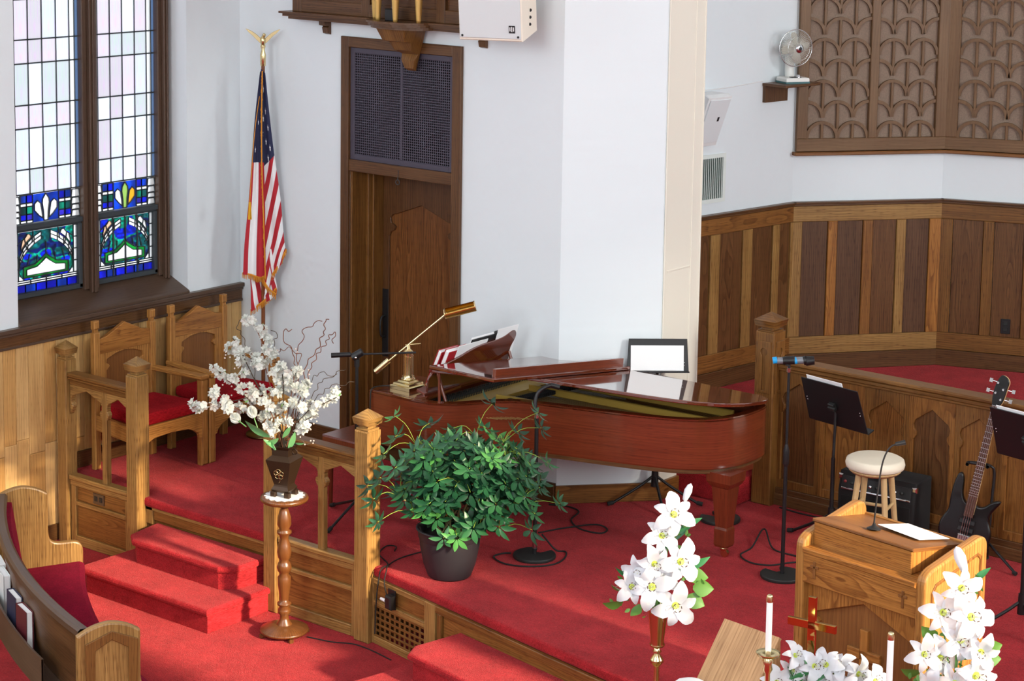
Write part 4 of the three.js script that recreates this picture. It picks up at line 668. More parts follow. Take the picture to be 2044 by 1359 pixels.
{ // piano bench
  const g = thing('piano_bench', 'dark wood piano bench left of the piano, behind the railing', 'bench', [-2.46, PL, 0.42]);
  mesh('seat', merged([b2(-0.17, 0.17, 0.45, 0.5, -0.42, 0.42, 'z', 0.01), b2(-0.15, 0.15, 0.38, 0.45, -0.4, 0.4, 'z')]), MAT.mahogany, g);
  for (const [x, z] of [[-0.13, 0.37], [0.13, 0.37], [-0.13, -0.37], [0.13, -0.37]]) mesh('leg', rod([x, 0, z], [x, 0.39, z], 0.018, 0.028, 4), MAT.mahogany, g);
  const p = mesh('loose_papers', b2(-0.12, 0.12, 0, 0.012, -0.16, 0.16), MAT.paper); p.position.set(-2.5, PL + 0.5, 0.2); p.rotation.y = 0.2; tag(p, 'pile of white paper on the piano bench', 'paper');
}
// ---- pew (local x along its length, seat towards -z) ----
{
  const L = 2.46, g = thing('pew', 'oak pew with red seat cushion in the bottom left corner', 'pew', [-3.31, 0, 2.96], -0.488), sag = (x) => 0.14 * 4 * x * (L - x) / (L * L);
  function sweep(profile, a, b, n = 18, grain = 'x') {      // profile: [d forward, y]
    const pos = [], uv = [], idx = [], m = profile.length; let per = [0]; for (let i = 1; i <= m; i++) per.push(per[i - 1] + Math.hypot(profile[i % m][0] - profile[i - 1][0], profile[i % m][1] - profile[i - 1][1]));
    for (let j = 0; j < m; j++) { const base = pos.length / 3; for (let i = 0; i <= n; i++) { const x = a + (b - a) * i / n, s = sag(x); for (const k of [0, 1]) { const p = profile[(j + k) % m]; pos.push(x, p[1], s - p[0]); uv.push(per[j + k], x); } } for (let i = 0; i < n; i++) { const q = base + i * 2; idx.push(q, q + 1, q + 2, q + 1, q + 3, q + 2); } }
    const geo = new THREE.BufferGeometry(); geo.setAttribute('position', new THREE.Float32BufferAttribute(pos, 3)); geo.setAttribute('uv', new THREE.Float32BufferAttribute(uv, 2)); geo.setIndex(idx); geo.computeVertexNormals(); return geo;
  }
  const dbl = (m) => { const c = m.clone(); c.side = THREE.DoubleSide; return c; };
  const end = new THREE.Shape(); end.moveTo(-0.04, 0); end.lineTo(0.5, 0); end.lineTo(0.5, 0.5); end.bezierCurveTo(0.5, 0.56, 0.47, 0.575, 0.42, 0.575); end.lineTo(0.36, 0.575); end.bezierCurveTo(0.3, 0.58, 0.285, 0.6, 0.285, 0.68); end.lineTo(0.285, 0.9); end.bezierCurveTo(0.22, 0.945, 0.17, 0.955, 0.125, 0.958); end.bezierCurveTo(0.07, 0.955, 0.02, 0.94, -0.04, 0.9);
  const [e0, e1] = [-0.025, L - 0.025].map((x, i) => { const e = grouped('pew_end', g); mesh('end_board', prism(end.clone(), 0.05, { bevel: 0.01, seg: 2, curve: 8 }).rotateY(Math.PI / 2).translate(x, 0, 0), MAT.oak, e); return e; });
  // rotateY(+90): local x of the shape becomes -z (forward)
  const arch = [[0.05, 0.28], [0.22, 0.28], [0.22, 0.82], [0.135, 0.87], [0.05, 0.82]];
  const fr = [[0.0, 0.24], [0.27, 0.24], [0.27, 0.86], [0.135, 0.915], [0.0, 0.86]];
  mesh('raised_frame', prism(fr, 0.012, { holes: [arch.slice().reverse()], bevel: 0.003 }).rotateY(Math.PI / 2).translate(L + 0.024, 0, 0), MAT.oakDark, e1);
  mesh('back_board', sweep([[0.1, 0.36], [0.035, 0.9], [-0.005, 0.9], [0.06, 0.36]], 0.02, L - 0.02), dbl(MAT.trimOak), g);
  mesh('top_rail', sweep([[0.045, 0.885], [0.045, 0.915], [0.03, 0.928], [-0.01, 0.928], [-0.022, 0.915], [-0.022, 0.885]], 0.02, L - 0.02), dbl(MAT.trim), g);
  mesh('back_upholstery', sweep([[0.135, 0.44], [0.07, 0.87], [0.035, 0.875], [0.1, 0.44]], 0.03, L - 0.03), dbl(MAT.pewCloth), g);
  mesh('seat_board', sweep([[0.06, 0.34], [0.06, 0.375], [0.5, 0.375], [0.5, 0.34]], 0.02, L - 0.02), dbl(MAT.oakDark), g);
  mesh('seat_cushion', sweep([[0.08, 0.376], [0.08, 0.42], [0.11, 0.435], [0.48, 0.445], [0.51, 0.43], [0.515, 0.376]], 0.03, L - 0.03), dbl(MAT.pewCloth), g);
  const rk = grouped('book_rack', g);
  mesh('rack_board', merged([sweep([[-0.08, 0.5], [-0.08, 0.66], [-0.068, 0.66], [-0.068, 0.5]], 0.5, 2.1, 10), sweep([[-0.08, 0.48], [-0.08, 0.5], [0.06, 0.5], [0.06, 0.48]], 0.5, 2.1, 10)]), dbl(MAT.trim), rk);
  g.updateMatrixWorld(true);
  [['white hymnal standing farthest left in the pew book rack', 0.78, '#e9e9e6'], ['white hymnal beside it in the pew book rack', 0.98, '#dfe3e2'], ['dark blue hymnal in the middle of the pew book rack', 1.36, '#2a2c44'], ['maroon hymnal nearest the front end of the pew', 1.6, '#5a1c24']].forEach(([label, x, c], i) => { const p = g.localToWorld(V3(x, 0.501, sag(x) + 0.012)); const b = thing('hymnal', label, 'book', p.toArray(), -0.488 + 0.05 * i); b.rotation.x = 0.0; const h = 0.27; mesh('cover', merged([b2(-0.085, 0.085, 0, h, 0.022, 0.026), b2(-0.085, 0.085, 0, h, -0.016, -0.012), b2(-0.085, -0.081, 0, h, -0.016, 0.026)]), std({ color: c, roughness: 0.5 }), b); mesh('pages', b2(-0.08, 0.08, 0.002, h - 0.005, -0.012, 0.022), MAT.paper, b); });
}
// ---- lectern ----
{
  const g = thing('lectern', 'oak lectern with a carved cross on its front panel', 'lectern', [2.13, PL, 1.74], -0.15), H = MAT.honey, HF = MAT.honeyFig, W = 0.79;
  const side = new THREE.Shape(); side.moveTo(-0.25, 0); side.lineTo(0.25, 0); side.lineTo(0.25, 0.96); side.bezierCurveTo(0.25, 1.01, 0.23, 1.03, 0.18, 1.045); side.lineTo(-0.17, 1.12); side.bezierCurveTo(-0.22, 1.13, -0.25, 1.11, -0.25, 1.06);
  for (const sx of [-1, 1]) { const s = grouped('side_panel', g); mesh('side_board', prism(side.clone(), 0.055, { bevel: 0.012, seg: 3, curve: 8 }).rotateY(-Math.PI / 2).translate(sx * (W / 2 - 0.027) + 0.027, 0, 0), H, s);
    if (sx > 0) { const ins = new THREE.Shape(); ins.moveTo(-0.2, 0.1); ins.lineTo(0.2, 0.1); ins.lineTo(0.2, 0.93); ins.lineTo(0.17, 0.97); ins.lineTo(-0.17, 1.05); ins.lineTo(-0.2, 1.03); const hole = [[-0.185, 0.115], [0.185, 0.115], [0.185, 0.925], [0.16, 0.955], [-0.165, 1.035], [-0.185, 1.015]]; mesh('bead_moulding', prism(ins, 0.008, { holes: [hole.slice().reverse()], bevel: 0.002 }).rotateY(-Math.PI / 2).translate(W / 2 + 0.006, 0, 0), MAT.oakFig, s); } }
  mesh('deck', b2(-W / 2 + 0.05, W / 2 - 0.05, 0.955, 0.98, -0.24, 0.262, 'x'), HF, g);
  const fz = grouped('frieze', g); mesh('frieze_board', b2(-W / 2 + 0.05, W / 2 - 0.05, 0.8, 0.955, 0.2, 0.25, 'x'), HF, fz);
  for (const x of [-0.27, 0.27]) { mesh('small_cross', merged([bx(0.014, 0.085, 0.008, x, 0.878, 0.252, 'y', 0.002), bx(0.05, 0.014, 0.008, x, 0.893, 0.252, 'x', 0.002)]), MAT.honeyDark, fz); }
  const r = [[0.31, 0.1], [0.31, 0.56], [0.29, 0.575], [0.275, 0.6], [0.29, 0.615], [0.31, 0.62], [0.305, 0.645], [0.0, 0.765]];
  const hole = [...r, ...r.slice(0, -1).reverse().map(([x, y]) => [-x, y])];
  mesh('front_frame', prism([[-W / 2 + 0.05, 0.0], [W / 2 - 0.05, 0.0], [W / 2 - 0.05, 0.802], [-W / 2 + 0.05, 0.802]], 0.03, { holes: [hole.slice().reverse()], bevel: 0.003 }).translate(0, 0, 0.17), HF, g);
  mesh('front_panel', b2(-W / 2 + 0.05, W / 2 - 0.05, 0.02, 0.8, 0.155, 0.172), MAT.honeyDark, g);
  mesh('front_cross', merged([bx(0.05, 0.42, 0.02, 0, 0.42, 0.18, 'y', 0.003), bx(0.2, 0.05, 0.02, 0, 0.5, 0.18, 'x', 0.003)]), HF, g);
  const wd = grouped('reading_desk', g);
  mesh('desk_box', prism([[0.2, 0.98], [0.2, 1.095], [-0.22, 1.03], [-0.22, 0.98]], 0.6, { bevel: 0.004, grain: 'z' }).rotateY(-Math.PI / 2).translate(0.26, 0, -0.02), MAT.honeyFig, wd);
  mesh('desk_top', at(cbox(0.62, 0.016, 0.43, 0.004, 'x'), -0.04, 1.073, -0.03, -0.153), MAT.honeyDark, wd);
  mesh('book_stop', at(cbox(0.62, 0.02, 0.016, 0.004, 'x'), -0.04, 1.05, -0.24), MAT.honey, wd);
  const p = thing('sheet_of_paper', 'white sheet of paper on the lectern desk', 'paper', [2.2, PL + 1.083, 1.64], -0.28); mesh('sheet', at(new THREE.BoxGeometry(0.28, 0.002, 0.216), 0, 0, 0, -0.153), MAT.paper, p);
  const m = thing('gooseneck_microphone', 'thin black gooseneck microphone on the lectern', 'microphone', [2.06, PL + 1.102, 1.79]);
  mesh('base', lathe([[0, 0], [0.035, 0], [0.035, 0.004], [0.012, 0.016], [0.006, 0.03], [0, 0.03]], 24).rotateX(-0.14), MAT.black, m);
  mesh('gooseneck', tube([[0, 0.02, 0], [0.012, 0.2, -0.005], [0.03, 0.36, -0.02], [0.055, 0.42, -0.035], [0.08, 0.437, -0.05]], 0.0045, 40, 8), MAT.black, m);
  mesh('capsule', rod([0.075, 0.435, -0.048], [0.115, 0.447, -0.075], 0.01, 0.013), MAT.black, m);
}
// ---- plant stand and bronze vase ----
{
  const s = thing('plant_stand', 'turned walnut pedestal stand holding the bronze vase', 'pedestal', [-2.04, 0, 1.78]);
  const W = wood('#7c4e28', 'oak', 0.3, 0.6);
  mesh('top_disc', lathe([[0, 0.862], [0.13, 0.862], [0.147, 0.872], [0.151, 0.884], [0.146, 0.896], [0.13, 0.898], [0, 0.898]], 40), W, s);
  mesh('stem', lathe([[0, 0.868], [0.036, 0.868], [0.032, 0.845], [0.02, 0.825], [0.03, 0.80], [0.042, 0.76], [0.044, 0.715], [0.03, 0.685], [0.046, 0.672], [0.046, 0.66], [0.03, 0.645], [0.026, 0.62], [0.038, 0.585], [0.045, 0.54], [0.038, 0.5], [0.026, 0.485], [0.04, 0.465], [0.047, 0.44], [0.04, 0.415], [0.026, 0.4], [0.042, 0.375], [0.041, 0.33], [0.028, 0.24], [0.026, 0.222], [0.044, 0.21], [0.044, 0.198], [0.028, 0.19], [0.04, 0.165], [0.04, 0.145], [0.026, 0.13], [0.03, 0.1], [0.052, 0.07], [0.052, 0.06], [0, 0.06]], 28), W, s);
  mesh('base', lathe([[0, 0.072], [0.06, 0.072], [0.11, 0.06], [0.15, 0.045], [0.153, 0.032], [0.145, 0.022], [0, 0.022]], 40), W, s);
  for (let i = 0; i < 4; i++) { const a = i * Math.PI / 2 + 0.5; mesh('foot', at(cbox(0.05, 0.024, 0.03, 0.005), 0.135 * Math.cos(a), 0.012, 0.135 * Math.sin(a), 0, -a), W, s); }
  const d = thing('lace_doily', 'white lace doily under the bronze vase', 'doily', [-2.04, 0.899, 1.78]);
  const ds = new THREE.Shape(); for (let i = 0; i <= 96; i++) { const a = i / 96 * Math.PI * 2, q = 0.118 + 0.008 * Math.cos(a * 16); i ? ds.lineTo(q * Math.cos(a), q * Math.sin(a)) : ds.moveTo(q * Math.cos(a), q * Math.sin(a)); }
  mesh('lace', prism(ds, 0.003, {}).rotateX(-Math.PI / 2), MAT.paper, d);
  const v = thing('bronze_vase', 'dark bronze square vase with a gilded flower on its side', 'vase', [-2.04, 0.9025, 1.78], 0.28);
  const bz = std({ color: '#3a2a1e', metalness: 0.55, roughness: 0.4 });
  const sq = (pts) => { const q = lathe(pts, 4); q.rotateY(Math.PI / 4); const n = q.toNonIndexed(); n.computeVertexNormals(); return n; };
  mesh('body', sq([[0, 0.03], [0.075, 0.03], [0.085, 0.045], [0.07, 0.065], [0.066, 0.075], [0.118, 0.225], [0.12, 0.235], [0.08, 0.262], [0.078, 0.3], [0.096, 0.322], [0.086, 0.322], [0.07, 0.3], [0.07, 0.1], [0, 0.1]]), bz, v);
  for (const [x, z] of [[1, 1], [1, -1], [-1, 1], [-1, -1]]) mesh('foot', bx(0.035, 0.032, 0.035, x * 0.048, 0.016, z * 0.048), bz, v);
  for (const f of [-1, 1]) mesh('handle', new THREE.TorusGeometry(0.016, 0.004, 6, 16).translate(f * 0.073, 0.285, 0), bz, v);
  const fl = []; for (let i = 0; i < 5; i++) { const a = i / 5 * Math.PI * 2 + 0.3; fl.push(new THREE.TorusGeometry(0.015, 0.0016, 5, 16).translate(0.02 * Math.cos(a), 0.155 + 0.02 * Math.sin(a), 0)); } fl.push(tube([[0, 0.135, 0], [0.004, 0.11, 0], [-0.006, 0.095, 0]], 0.0016, 10, 5)); const fg = merged(fl); fg.rotateX(0.24); fg.translate(0, 0.0, 0.034);
  mesh('gilded_flower', fg, MAT.brass, v);
}

// ================= stands, instruments, cables =================
const axisTo = (geo, d) => geo.applyQuaternion(new THREE.Quaternion().setFromUnitVectors(V3(0, 1, 0), V3(...d).normalize()));
function roundBase(parent, r = 0.128) {
  const s = new THREE.Shape(); s.absarc(0, 0, r, 2.1, 2.1 + Math.PI * 2 - 0.75, false); s.lineTo(0.045 * Math.cos(1.35), 0.045 * Math.sin(1.35)); s.absarc(0, 0, 0.045, 1.35, 2.1, false);
  mesh('base', prism(s, 0.024, { bevel: 0.007, seg: 2, curve: 28 }).rotateX(-Math.PI / 2), MAT.iron, parent);
}
{ // vocal stand on the right
  const g = thing('microphone_stand', 'black straight microphone stand right of the piano tail', 'mic stand', [0.46, PL, -0.02], 0.9); roundBase(g, 0.135);
  mesh('pole', merged([rod([0, 0.02, 0], [0, 0.75, 0], 0.0125), rod([0, 0.75, 0], [0.0, 1.34, 0], 0.0085)]), MAT.black, g); mesh('clutch', lathe([[0.012, 0.7], [0.019, 0.72], [0.019, 0.8], [0.01, 0.84]], 14), MAT.black, g); mesh('collar', rod([0, 1.29, 0], [0, 1.315, 0], 0.013), MAT.chrome, g);
  const m = thing('microphone', 'grey wireless microphone with a blue end on the right stand', 'microphone', [0.46, PL + 1.36, -0.02], 0.68); const X = (a, b, r1, r2) => rod([a, 0, 0], [b, 0.004, 0], r1, r2, 18);
  mesh('body', X(-0.075, 0.085, 0.02, 0.022), std({ color: '#7f858c', roughness: 0.4, metalness: 0.3 }), m); const bl = std({ color: '#1fa0e0', roughness: 0.4 }); mesh('blue_end', X(-0.1, -0.075, 0.02, 0.021), bl, m); mesh('blue_ring', X(0.03, 0.045, 0.0225, 0.0225), bl, m); mesh('head', merged([X(0.085, 0.1, 0.026, 0.03), X(0.1, 0.15, 0.03, 0.026)]), MAT.black, m); mesh('clip', merged([rod([-0.01, -0.03, 0], [-0.01, 0.0, 0], 0.012), X(-0.04, 0.03, 0.024, 0.026)]), MAT.black, m);
}
{ // stand with a gooseneck reaching into the piano
  const g = thing('microphone_stand', 'black gooseneck microphone stand in front of the piano, behind the plant', 'mic stand', [-0.91, PL, 0.7], 2.4); roundBase(g, 0.135);
  mesh('pole', rod([0, 0.02, 0], [0, 0.93, 0], 0.013, 0.013), MAT.black, g); for (const [a, b] of [[0.06, 0.12], [0.9, 0.93]]) mesh('collar', rod([0, a, 0], [0, b, 0], 0.0155), MAT.chrome, g);
  g.rotation.y = 0; mesh('gooseneck', tube([[0, 0.9, 0], [-0.015, 0.98, 0.0], [-0.012, 1.05, -0.02], [0.02, 1.09, -0.06], [0.045, 1.1, -0.09]], 0.013, 24, 10), MAT.black, g); mesh('capsule', rod([0.04, 1.1, -0.085], [0.075, 1.085, -0.125], 0.015, 0.017), MAT.black, g);
}
{ const g = thing('microphone_stand', 'short black microphone stand behind the piano tail leg', 'mic stand', [-0.44, PL, -0.7], 1.2); roundBase(g, 0.135); mesh('pole', rod([0, 0.02, 0], [0, 0.5, 0], 0.011), MAT.black, g); mesh('collar', rod([0, 0.04, 0], [0, 0.1, 0], 0.015), MAT.white, g); }
{
  const g = thing('microphone_stand', 'black boom microphone stand by the side door, left of the piano', 'mic stand', [-2.225, PL, 0.93]);
  mesh('pole', rod([0, 0.1, 0], [0, 1.14, 0], 0.0115), MAT.black, g);
  for (const [x, z] of [[-0.34, -0.12], [0.03, 0.3], [-0.02, -0.02]].slice(0, 2).concat([[0.25, 0.2]])) { const l = grouped('leg', g); mesh('leg_tube', rod([0, 0.15, 0], [x, 0.016, z], 0.009), MAT.black, l); mesh('rubber_foot', rod([x * 0.88, 0.032, z * 0.88], [x, 0.016, z], 0.014), MAT.rubber, l); }
  mesh('boom', rod([-0.1, 1.125, 0.08], [0.3, 1.15, -0.24], 0.007), MAT.black, g); mesh('counterweight', rod([-0.13, 1.122, 0.105], [-0.03, 1.13, 0.025], 0.016), MAT.black, g); mesh('boom_clamp', merged([rod([-0.02, 1.11, 0.02], [0.03, 1.15, -0.02], 0.026), rod([0, 1.05, 0], [0, 1.1, 0], 0.018)]), MAT.black, g); mesh('clamp_screw', new THREE.SphereGeometry(0.009, 10, 8).translate(0.012, 1.115, 0.024), MAT.chrome, g);
}
function musicStand(label, pos, turn, h, { tilt = 0.3, feet, w = 0.5, low = -0.15, spread = 1 } = {}) {
  const g = thing('music_stand', label, 'music stand', pos, turn);
  mesh('pole', merged([rod([0, 0.14, 0], [0, h - 0.35, 0], 0.0135), rod([0, h - 0.35, 0], [0, h, -0.01], 0.0095)]), MAT.black, g); mesh('collar', rod([0, 0.12, 0], [0, 0.24, 0], 0.026, 0.022), MAT.black, g);
  for (const a of feet) { const c = Math.cos(a), s = Math.sin(a), l = grouped('leg', g); mesh('leg_tube', tube([[0, 0.2, 0], [c * 0.1, 0.13, s * 0.1], [c * 0.3, 0.016, s * 0.3]], 0.01, 12, 7), MAT.black, l); mesh('rubber_foot', rod([c * 0.29, 0.022, s * 0.29], [c * 0.33, 0.014, s * 0.33], 0.014), MAT.rubber, l); }
  const d = grouped('desk', g); d.position.set(0, h, 0); d.rotation.x = tilt;
  mesh('desk_plate', prism([[-w / 2, low], [w / 2, low], [w / 2 - 0.012, 0.16], [-w / 2 + 0.012, 0.16]], 0.006, { bevel: 0.002 }).translate(0, 0, 0.01), MAT.black, d);
  mesh('desk_lip', b2(-w / 2, w / 2, low - 0.006, low + 0.002, tilt < 0 ? 0.01 : -0.045, tilt < 0 ? 0.06 : 0.014, 'x', 0.002), MAT.black, d); mesh('desk_clamp', merged(tilt < 0 ? [bx(0.05, 0.05, 0.02, 0, 0, -0.002)] : [bx(0.05, 0.05, 0.03, 0, 0, 0.03), rod([-0.02, 0, 0.045], [0.04, 0, 0.045], 0.008)]), MAT.iron, d);
  for (const [x, y] of [[-w / 2 + 0.03, 0], [-w / 2 + 0.03, 0.02], [w / 2 - 0.03, -0.02], [w / 2 - 0.03, 0]]) mesh('rivet', new THREE.SphereGeometry(0.004, 8, 6).translate(x, y, 0.017), MAT.chrome, d);
  return [g, d];
}
{ const [g] = musicStand('black music stand left of the wooden stool', [0.36, PL, -0.77], -0.2, 0.92, { tilt: 0.35, feet: [1.3, 3.0, 4.3] });
  const p = thing('sheet_music', 'white sheet music showing above the music stand left of the stool', 'paper', [0.36, PL + 0.92, -0.77], -0.2); p.rotation.order = 'YXZ'; p.rotation.x = 0.35; mesh('sheet', b2(-0.2, 0.1, -0.14, 0.178, -0.004, 0.002), MAT.paper, p); }
{ musicStand('black music stand cut off by the right edge of the photo', [2.0, PL, -0.1], -0.2, 1.15, { tilt: 0.35, feet: [0.2, 2.2, 4.4] });
  const p = thing('sheet_music', 'white sheet music on the rightmost music stand', 'paper', [2.0, PL + 1.15, -0.1], -0.2); p.rotation.order = 'YXZ'; p.rotation.x = 0.35; mesh('sheet', b2(-0.2, 0.15, -0.14, 0.172, -0.004, 0.002), MAT.paper, p); }
{ // stand behind the piano, its tray towards the nave
  const [g, d] = musicStand('dark music stand behind the piano, in front of the white pier', [-0.985, PL, -0.715], 0.72, 0.985, { tilt: -0.15, feet: [0.2, 1.45, 2.95], w: 0.42, low: -0.06 });
  const p = thing('sheet_music', 'white sheet music on the stand in front of the pier', 'paper', [-0.985, PL + 0.985, -0.715], 0.72); p.rotation.order = 'YXZ'; p.rotation.x = -0.15; mesh('sheet', b2(-0.185, 0.175, -0.055, 0.115, 0.018, 0.022), MAT.paper, p);
  const c = thing('cable', 'small coil of black cable hanging under the piano by the pier', 'cable', [-1.1, PL + 0.48, -0.58], 0.7); mesh('coil', merged([new THREE.TorusGeometry(0.07, 0.006, 6, 30), new THREE.TorusGeometry(0.06, 0.005, 6, 30).rotateY(0.3).translate(0.015, 0.008, 0)]), MAT.rubber, c);
}
{ // combo amplifier
  const g = thing('guitar_amplifier', 'black combo amplifier under the wooden stool', 'amplifier', [0.57, PL, -1.07], 0.04);
  mesh('cabinet', prism([[-0.14, 0.0], [0.12, 0.0], [0.12, 0.3], [0.09, 0.43], [-0.14, 0.43]], 0.54, { bevel: 0.012, seg: 2 }).rotateY(-Math.PI / 2).translate(0.27, 0.012, 0), MAT.felt, g);
  mesh('grille_cloth', bx(0.49, 0.27, 0.01, 0, 0.15, 0.118), std({ color: '#161515', map: TX.cloth, roughness: 0.9 }), g);
  const cp = grouped('control_panel', g), pr = -Math.atan2(0.03, 0.13); cp.position.set(0, 0.375, 0.112); cp.rotation.x = pr;
  mesh('panel_plate', bx(0.49, 0.075, 0.006, 0, 0, 0), MAT.black, cp); mesh('chrome_strip', bx(0.49, 0.012, 0.008, 0, -0.045, 0), MAT.chrome, cp);
  for (let i = 0; i < 9; i++) mesh('knob', lathe([[0, 0.014], [0.009, 0.014], [0.011, 0]], 14).rotateX(Math.PI / 2).translate(-0.17 + i * 0.044, -0.005, 0.003), i % 4 === 3 ? MAT.chrome : MAT.iron, cp);
  mesh('input_jack', lathe([[0, 0.008], [0.008, 0.008], [0.01, 0]], 14).rotateX(Math.PI / 2).translate(-0.22, 0, 0.003), std({ color: '#8a2a2a', roughness: 0.5 }), cp);
  for (const [x, y] of [[-0.26, 0.03], [0.26, 0.03], [-0.26, 0.4], [0.26, 0.4]]) mesh('corner_cap', bx(0.035, 0.035, 0.035, x, y, y > 0.2 ? 0.085 : 0.108, 'y', 0.008), MAT.chrome, g);
  mesh('carry_handle', tube([[-0.09, 0.445, -0.02], [-0.07, 0.465, -0.02], [0.07, 0.465, -0.02], [0.09, 0.445, -0.02]], 0.009, 16, 6), MAT.rubber, g);
}
{ // stool
  const g = thing('stool', 'pale pine stool with a round cream seat in front of the amplifier', 'stool', [0.69, PL, -0.72]);
  mesh('seat', lathe([[0, 0.58], [0.165, 0.58], [0.182, 0.59], [0.187, 0.612], [0.18, 0.638], [0.16, 0.649], [0, 0.652]], 40), std({ color: '#e6dcc8', roughness: 0.55 }), g);
  mesh('under_seat', lathe([[0, 0.555], [0.15, 0.555], [0.165, 0.57], [0.165, 0.581], [0, 0.581]], 32), MAT.pine, g);
  for (let i = 0; i < 4; i++) { const a = i * Math.PI / 2 + 0.55, c = Math.cos(a), s = Math.sin(a); mesh('leg', rod([c * 0.185, 0, s * 0.185], [c * 0.112, 0.56, s * 0.112], 0.017, 0.02, 14), MAT.pine, g);
    const b = a + Math.PI / 2, P = (t, y) => [Math.cos(t) * (0.185 - 0.135 * y), y, Math.sin(t) * (0.185 - 0.135 * y)]; for (const y of [0.16 + 0.05 * (i % 2), 0.31 + 0.03 * (i % 2)]) mesh('stretcher', rod(P(a, y), P(b, y), 0.011), MAT.pine, g); }
}
{ // bass guitar on its stand; local y along the neck
  const g = thing('bass_guitar', 'black electric bass guitar leaning on a stand by the choir screen', 'guitar', [1.19, PL + 0.1, -0.94]); g.rotation.set(-0.14, 0.25, -0.13);
  const s = new THREE.Shape(); s.moveTo(0, 0); s.bezierCurveTo(0.12, 0.0, 0.165, 0.05, 0.16, 0.13); s.bezierCurveTo(0.155, 0.19, 0.12, 0.2, 0.125, 0.25); s.bezierCurveTo(0.13, 0.3, 0.17, 0.33, 0.17, 0.36); s.bezierCurveTo(0.165, 0.375, 0.13, 0.36, 0.1, 0.33); s.bezierCurveTo(0.08, 0.3, 0.05, 0.29, 0.03, 0.3); s.lineTo(-0.03, 0.3); s.bezierCurveTo(-0.05, 0.3, -0.07, 0.34, -0.075, 0.4); s.bezierCurveTo(-0.08, 0.47, -0.11, 0.49, -0.125, 0.46); s.bezierCurveTo(-0.145, 0.4, -0.14, 0.3, -0.135, 0.25); s.bezierCurveTo(-0.13, 0.2, -0.17, 0.18, -0.17, 0.11); s.bezierCurveTo(-0.17, 0.04, -0.1, 0, 0, 0);
  mesh('body', prism(s, 0.045, { bevel: 0.012, seg: 3, curve: 14 }).translate(0, 0, -0.045), MAT.blackGloss, g);
  mesh('neck', prism([[-0.03, 0.24], [0.03, 0.24], [0.021, 0.94], [-0.021, 0.94]], 0.02, { bevel: 0.004 }).translate(0, 0, -0.008), MAT.pine, g);
  mesh('fretboard', prism([[-0.03, 0.22], [0.03, 0.22], [0.021, 0.94], [-0.021, 0.94]], 0.007, {}).translate(0, 0, 0.012), wood('#5b3826', 'flat', 0.5), g);
  const fr = []; for (let i = 0; i < 22; i++) { const y = 0.94 - 0.83 * (1 - Math.pow(2, -i / 12)) * 1.0, w = 0.042 + (0.94 - y) * 0.025; if (y > 0.23) fr.push(new THREE.BoxGeometry(w, 0.003, 0.003).translate(0, y, 0.02)); } mesh('frets', merged(fr), MAT.chrome, g);
  const hs = new THREE.Shape(); hs.moveTo(-0.021, 0.935); hs.lineTo(0.021, 0.935); hs.bezierCurveTo(0.05, 0.98, 0.04, 1.03, 0.05, 1.09); hs.bezierCurveTo(0.05, 1.13, 0.0, 1.145, -0.01, 1.13); hs.bezierCurveTo(-0.035, 1.08, -0.04, 1.0, -0.021, 0.935);
  const hd = grouped('headstock', g); mesh('head_plate', prism(hs, 0.016, { bevel: 0.003 }).translate(0, 0, -0.004), MAT.blackGloss, hd); mesh('head_edge', prism(hs.clone(), 0.01, { bevel: 0.002 }).translate(0.003, 0, -0.013), MAT.pine, hd);
  for (const [x, y, f] of [[0.045, 0.985, 1], [0.05, 1.05, 1], [-0.035, 1.02, -1], [-0.03, 1.085, -1]]) { mesh('tuner', merged([rod([x * 0.5, y, 0.012], [x * 0.5, y, 0.026], 0.007), rod([x * 0.6, y, -0.012], [x + f * 0.025, y, -0.012], 0.004), bx(0.022, 0.026, 0.006, x + f * 0.035, y, -0.012, 'y', 0.002)]), MAT.chrome, hd); }
  const st = []; for (let i = 0; i < 4; i++) { const u = -0.0225 + i * 0.015; st.push(rod([u * 0.95, 0.07, 0.024], [u * 0.68, 0.945, 0.025], 0.0017, 0.0015, 5)); } mesh('strings', merged(st), MAT.chrome, g);
  mesh('bridge', bx(0.075, 0.05, 0.014, 0, 0.075, 0.008), MAT.chrome, g); for (const y of [0.135, 0.185]) mesh('pickup', bx(0.1, 0.028, 0.01, 0, y, 0.006, 'x', 0.003), MAT.black, g); for (const [x, y] of [[0.09, 0.06], [0.115, 0.1], [0.1, 0.03]]) mesh('knob', lathe([[0, 0.016], [0.01, 0.016], [0.011, 0]], 14).rotateX(Math.PI / 2).translate(x, y, 0), MAT.black, g);
  const t = thing('guitar_stand', 'black tubular stand holding the bass guitar', 'guitar stand', [1.23, PL, -1.05], 0.2);
  mesh('upright', tube([[0.08, 0.1, -0.02], [0.09, 0.4, -0.03], [0.095, 0.6, -0.035], [0.085, 0.625, -0.03], [-0.06, 0.635, -0.02]], 0.0095, 30, 8), MAT.black, t); mesh('yoke', tube([[-0.06, 0.635, 0.03], [-0.062, 0.635, -0.02], [0.06, 0.635, -0.02], [0.07, 0.64, 0.04]], 0.011, 20, 8), MAT.rubber, t);
  for (const [x, z] of [[-0.2, 0.14], [0.3, 0.12], [0.06, -0.1]]) { const l = grouped('leg', t); mesh('leg_tube', rod([0.08, 0.14, -0.02], [x, 0.012, z], 0.009), MAT.black, l); mesh('rubber_foot', rod([x * 0.9 + 0.008, 0.018, z * 0.9], [x, 0.014, z], 0.013), MAT.rubber, l); }
  mesh('cradle', merged([rod([-0.07, 0.09, 0.02], [-0.07, 0.085, 0.16], 0.009), rod([0.08, 0.09, 0.02], [0.08, 0.085, 0.16], 0.009), rod([-0.07, 0.09, 0.02], [0.08, 0.12, -0.02], 0.009)]), MAT.rubber, t);
}
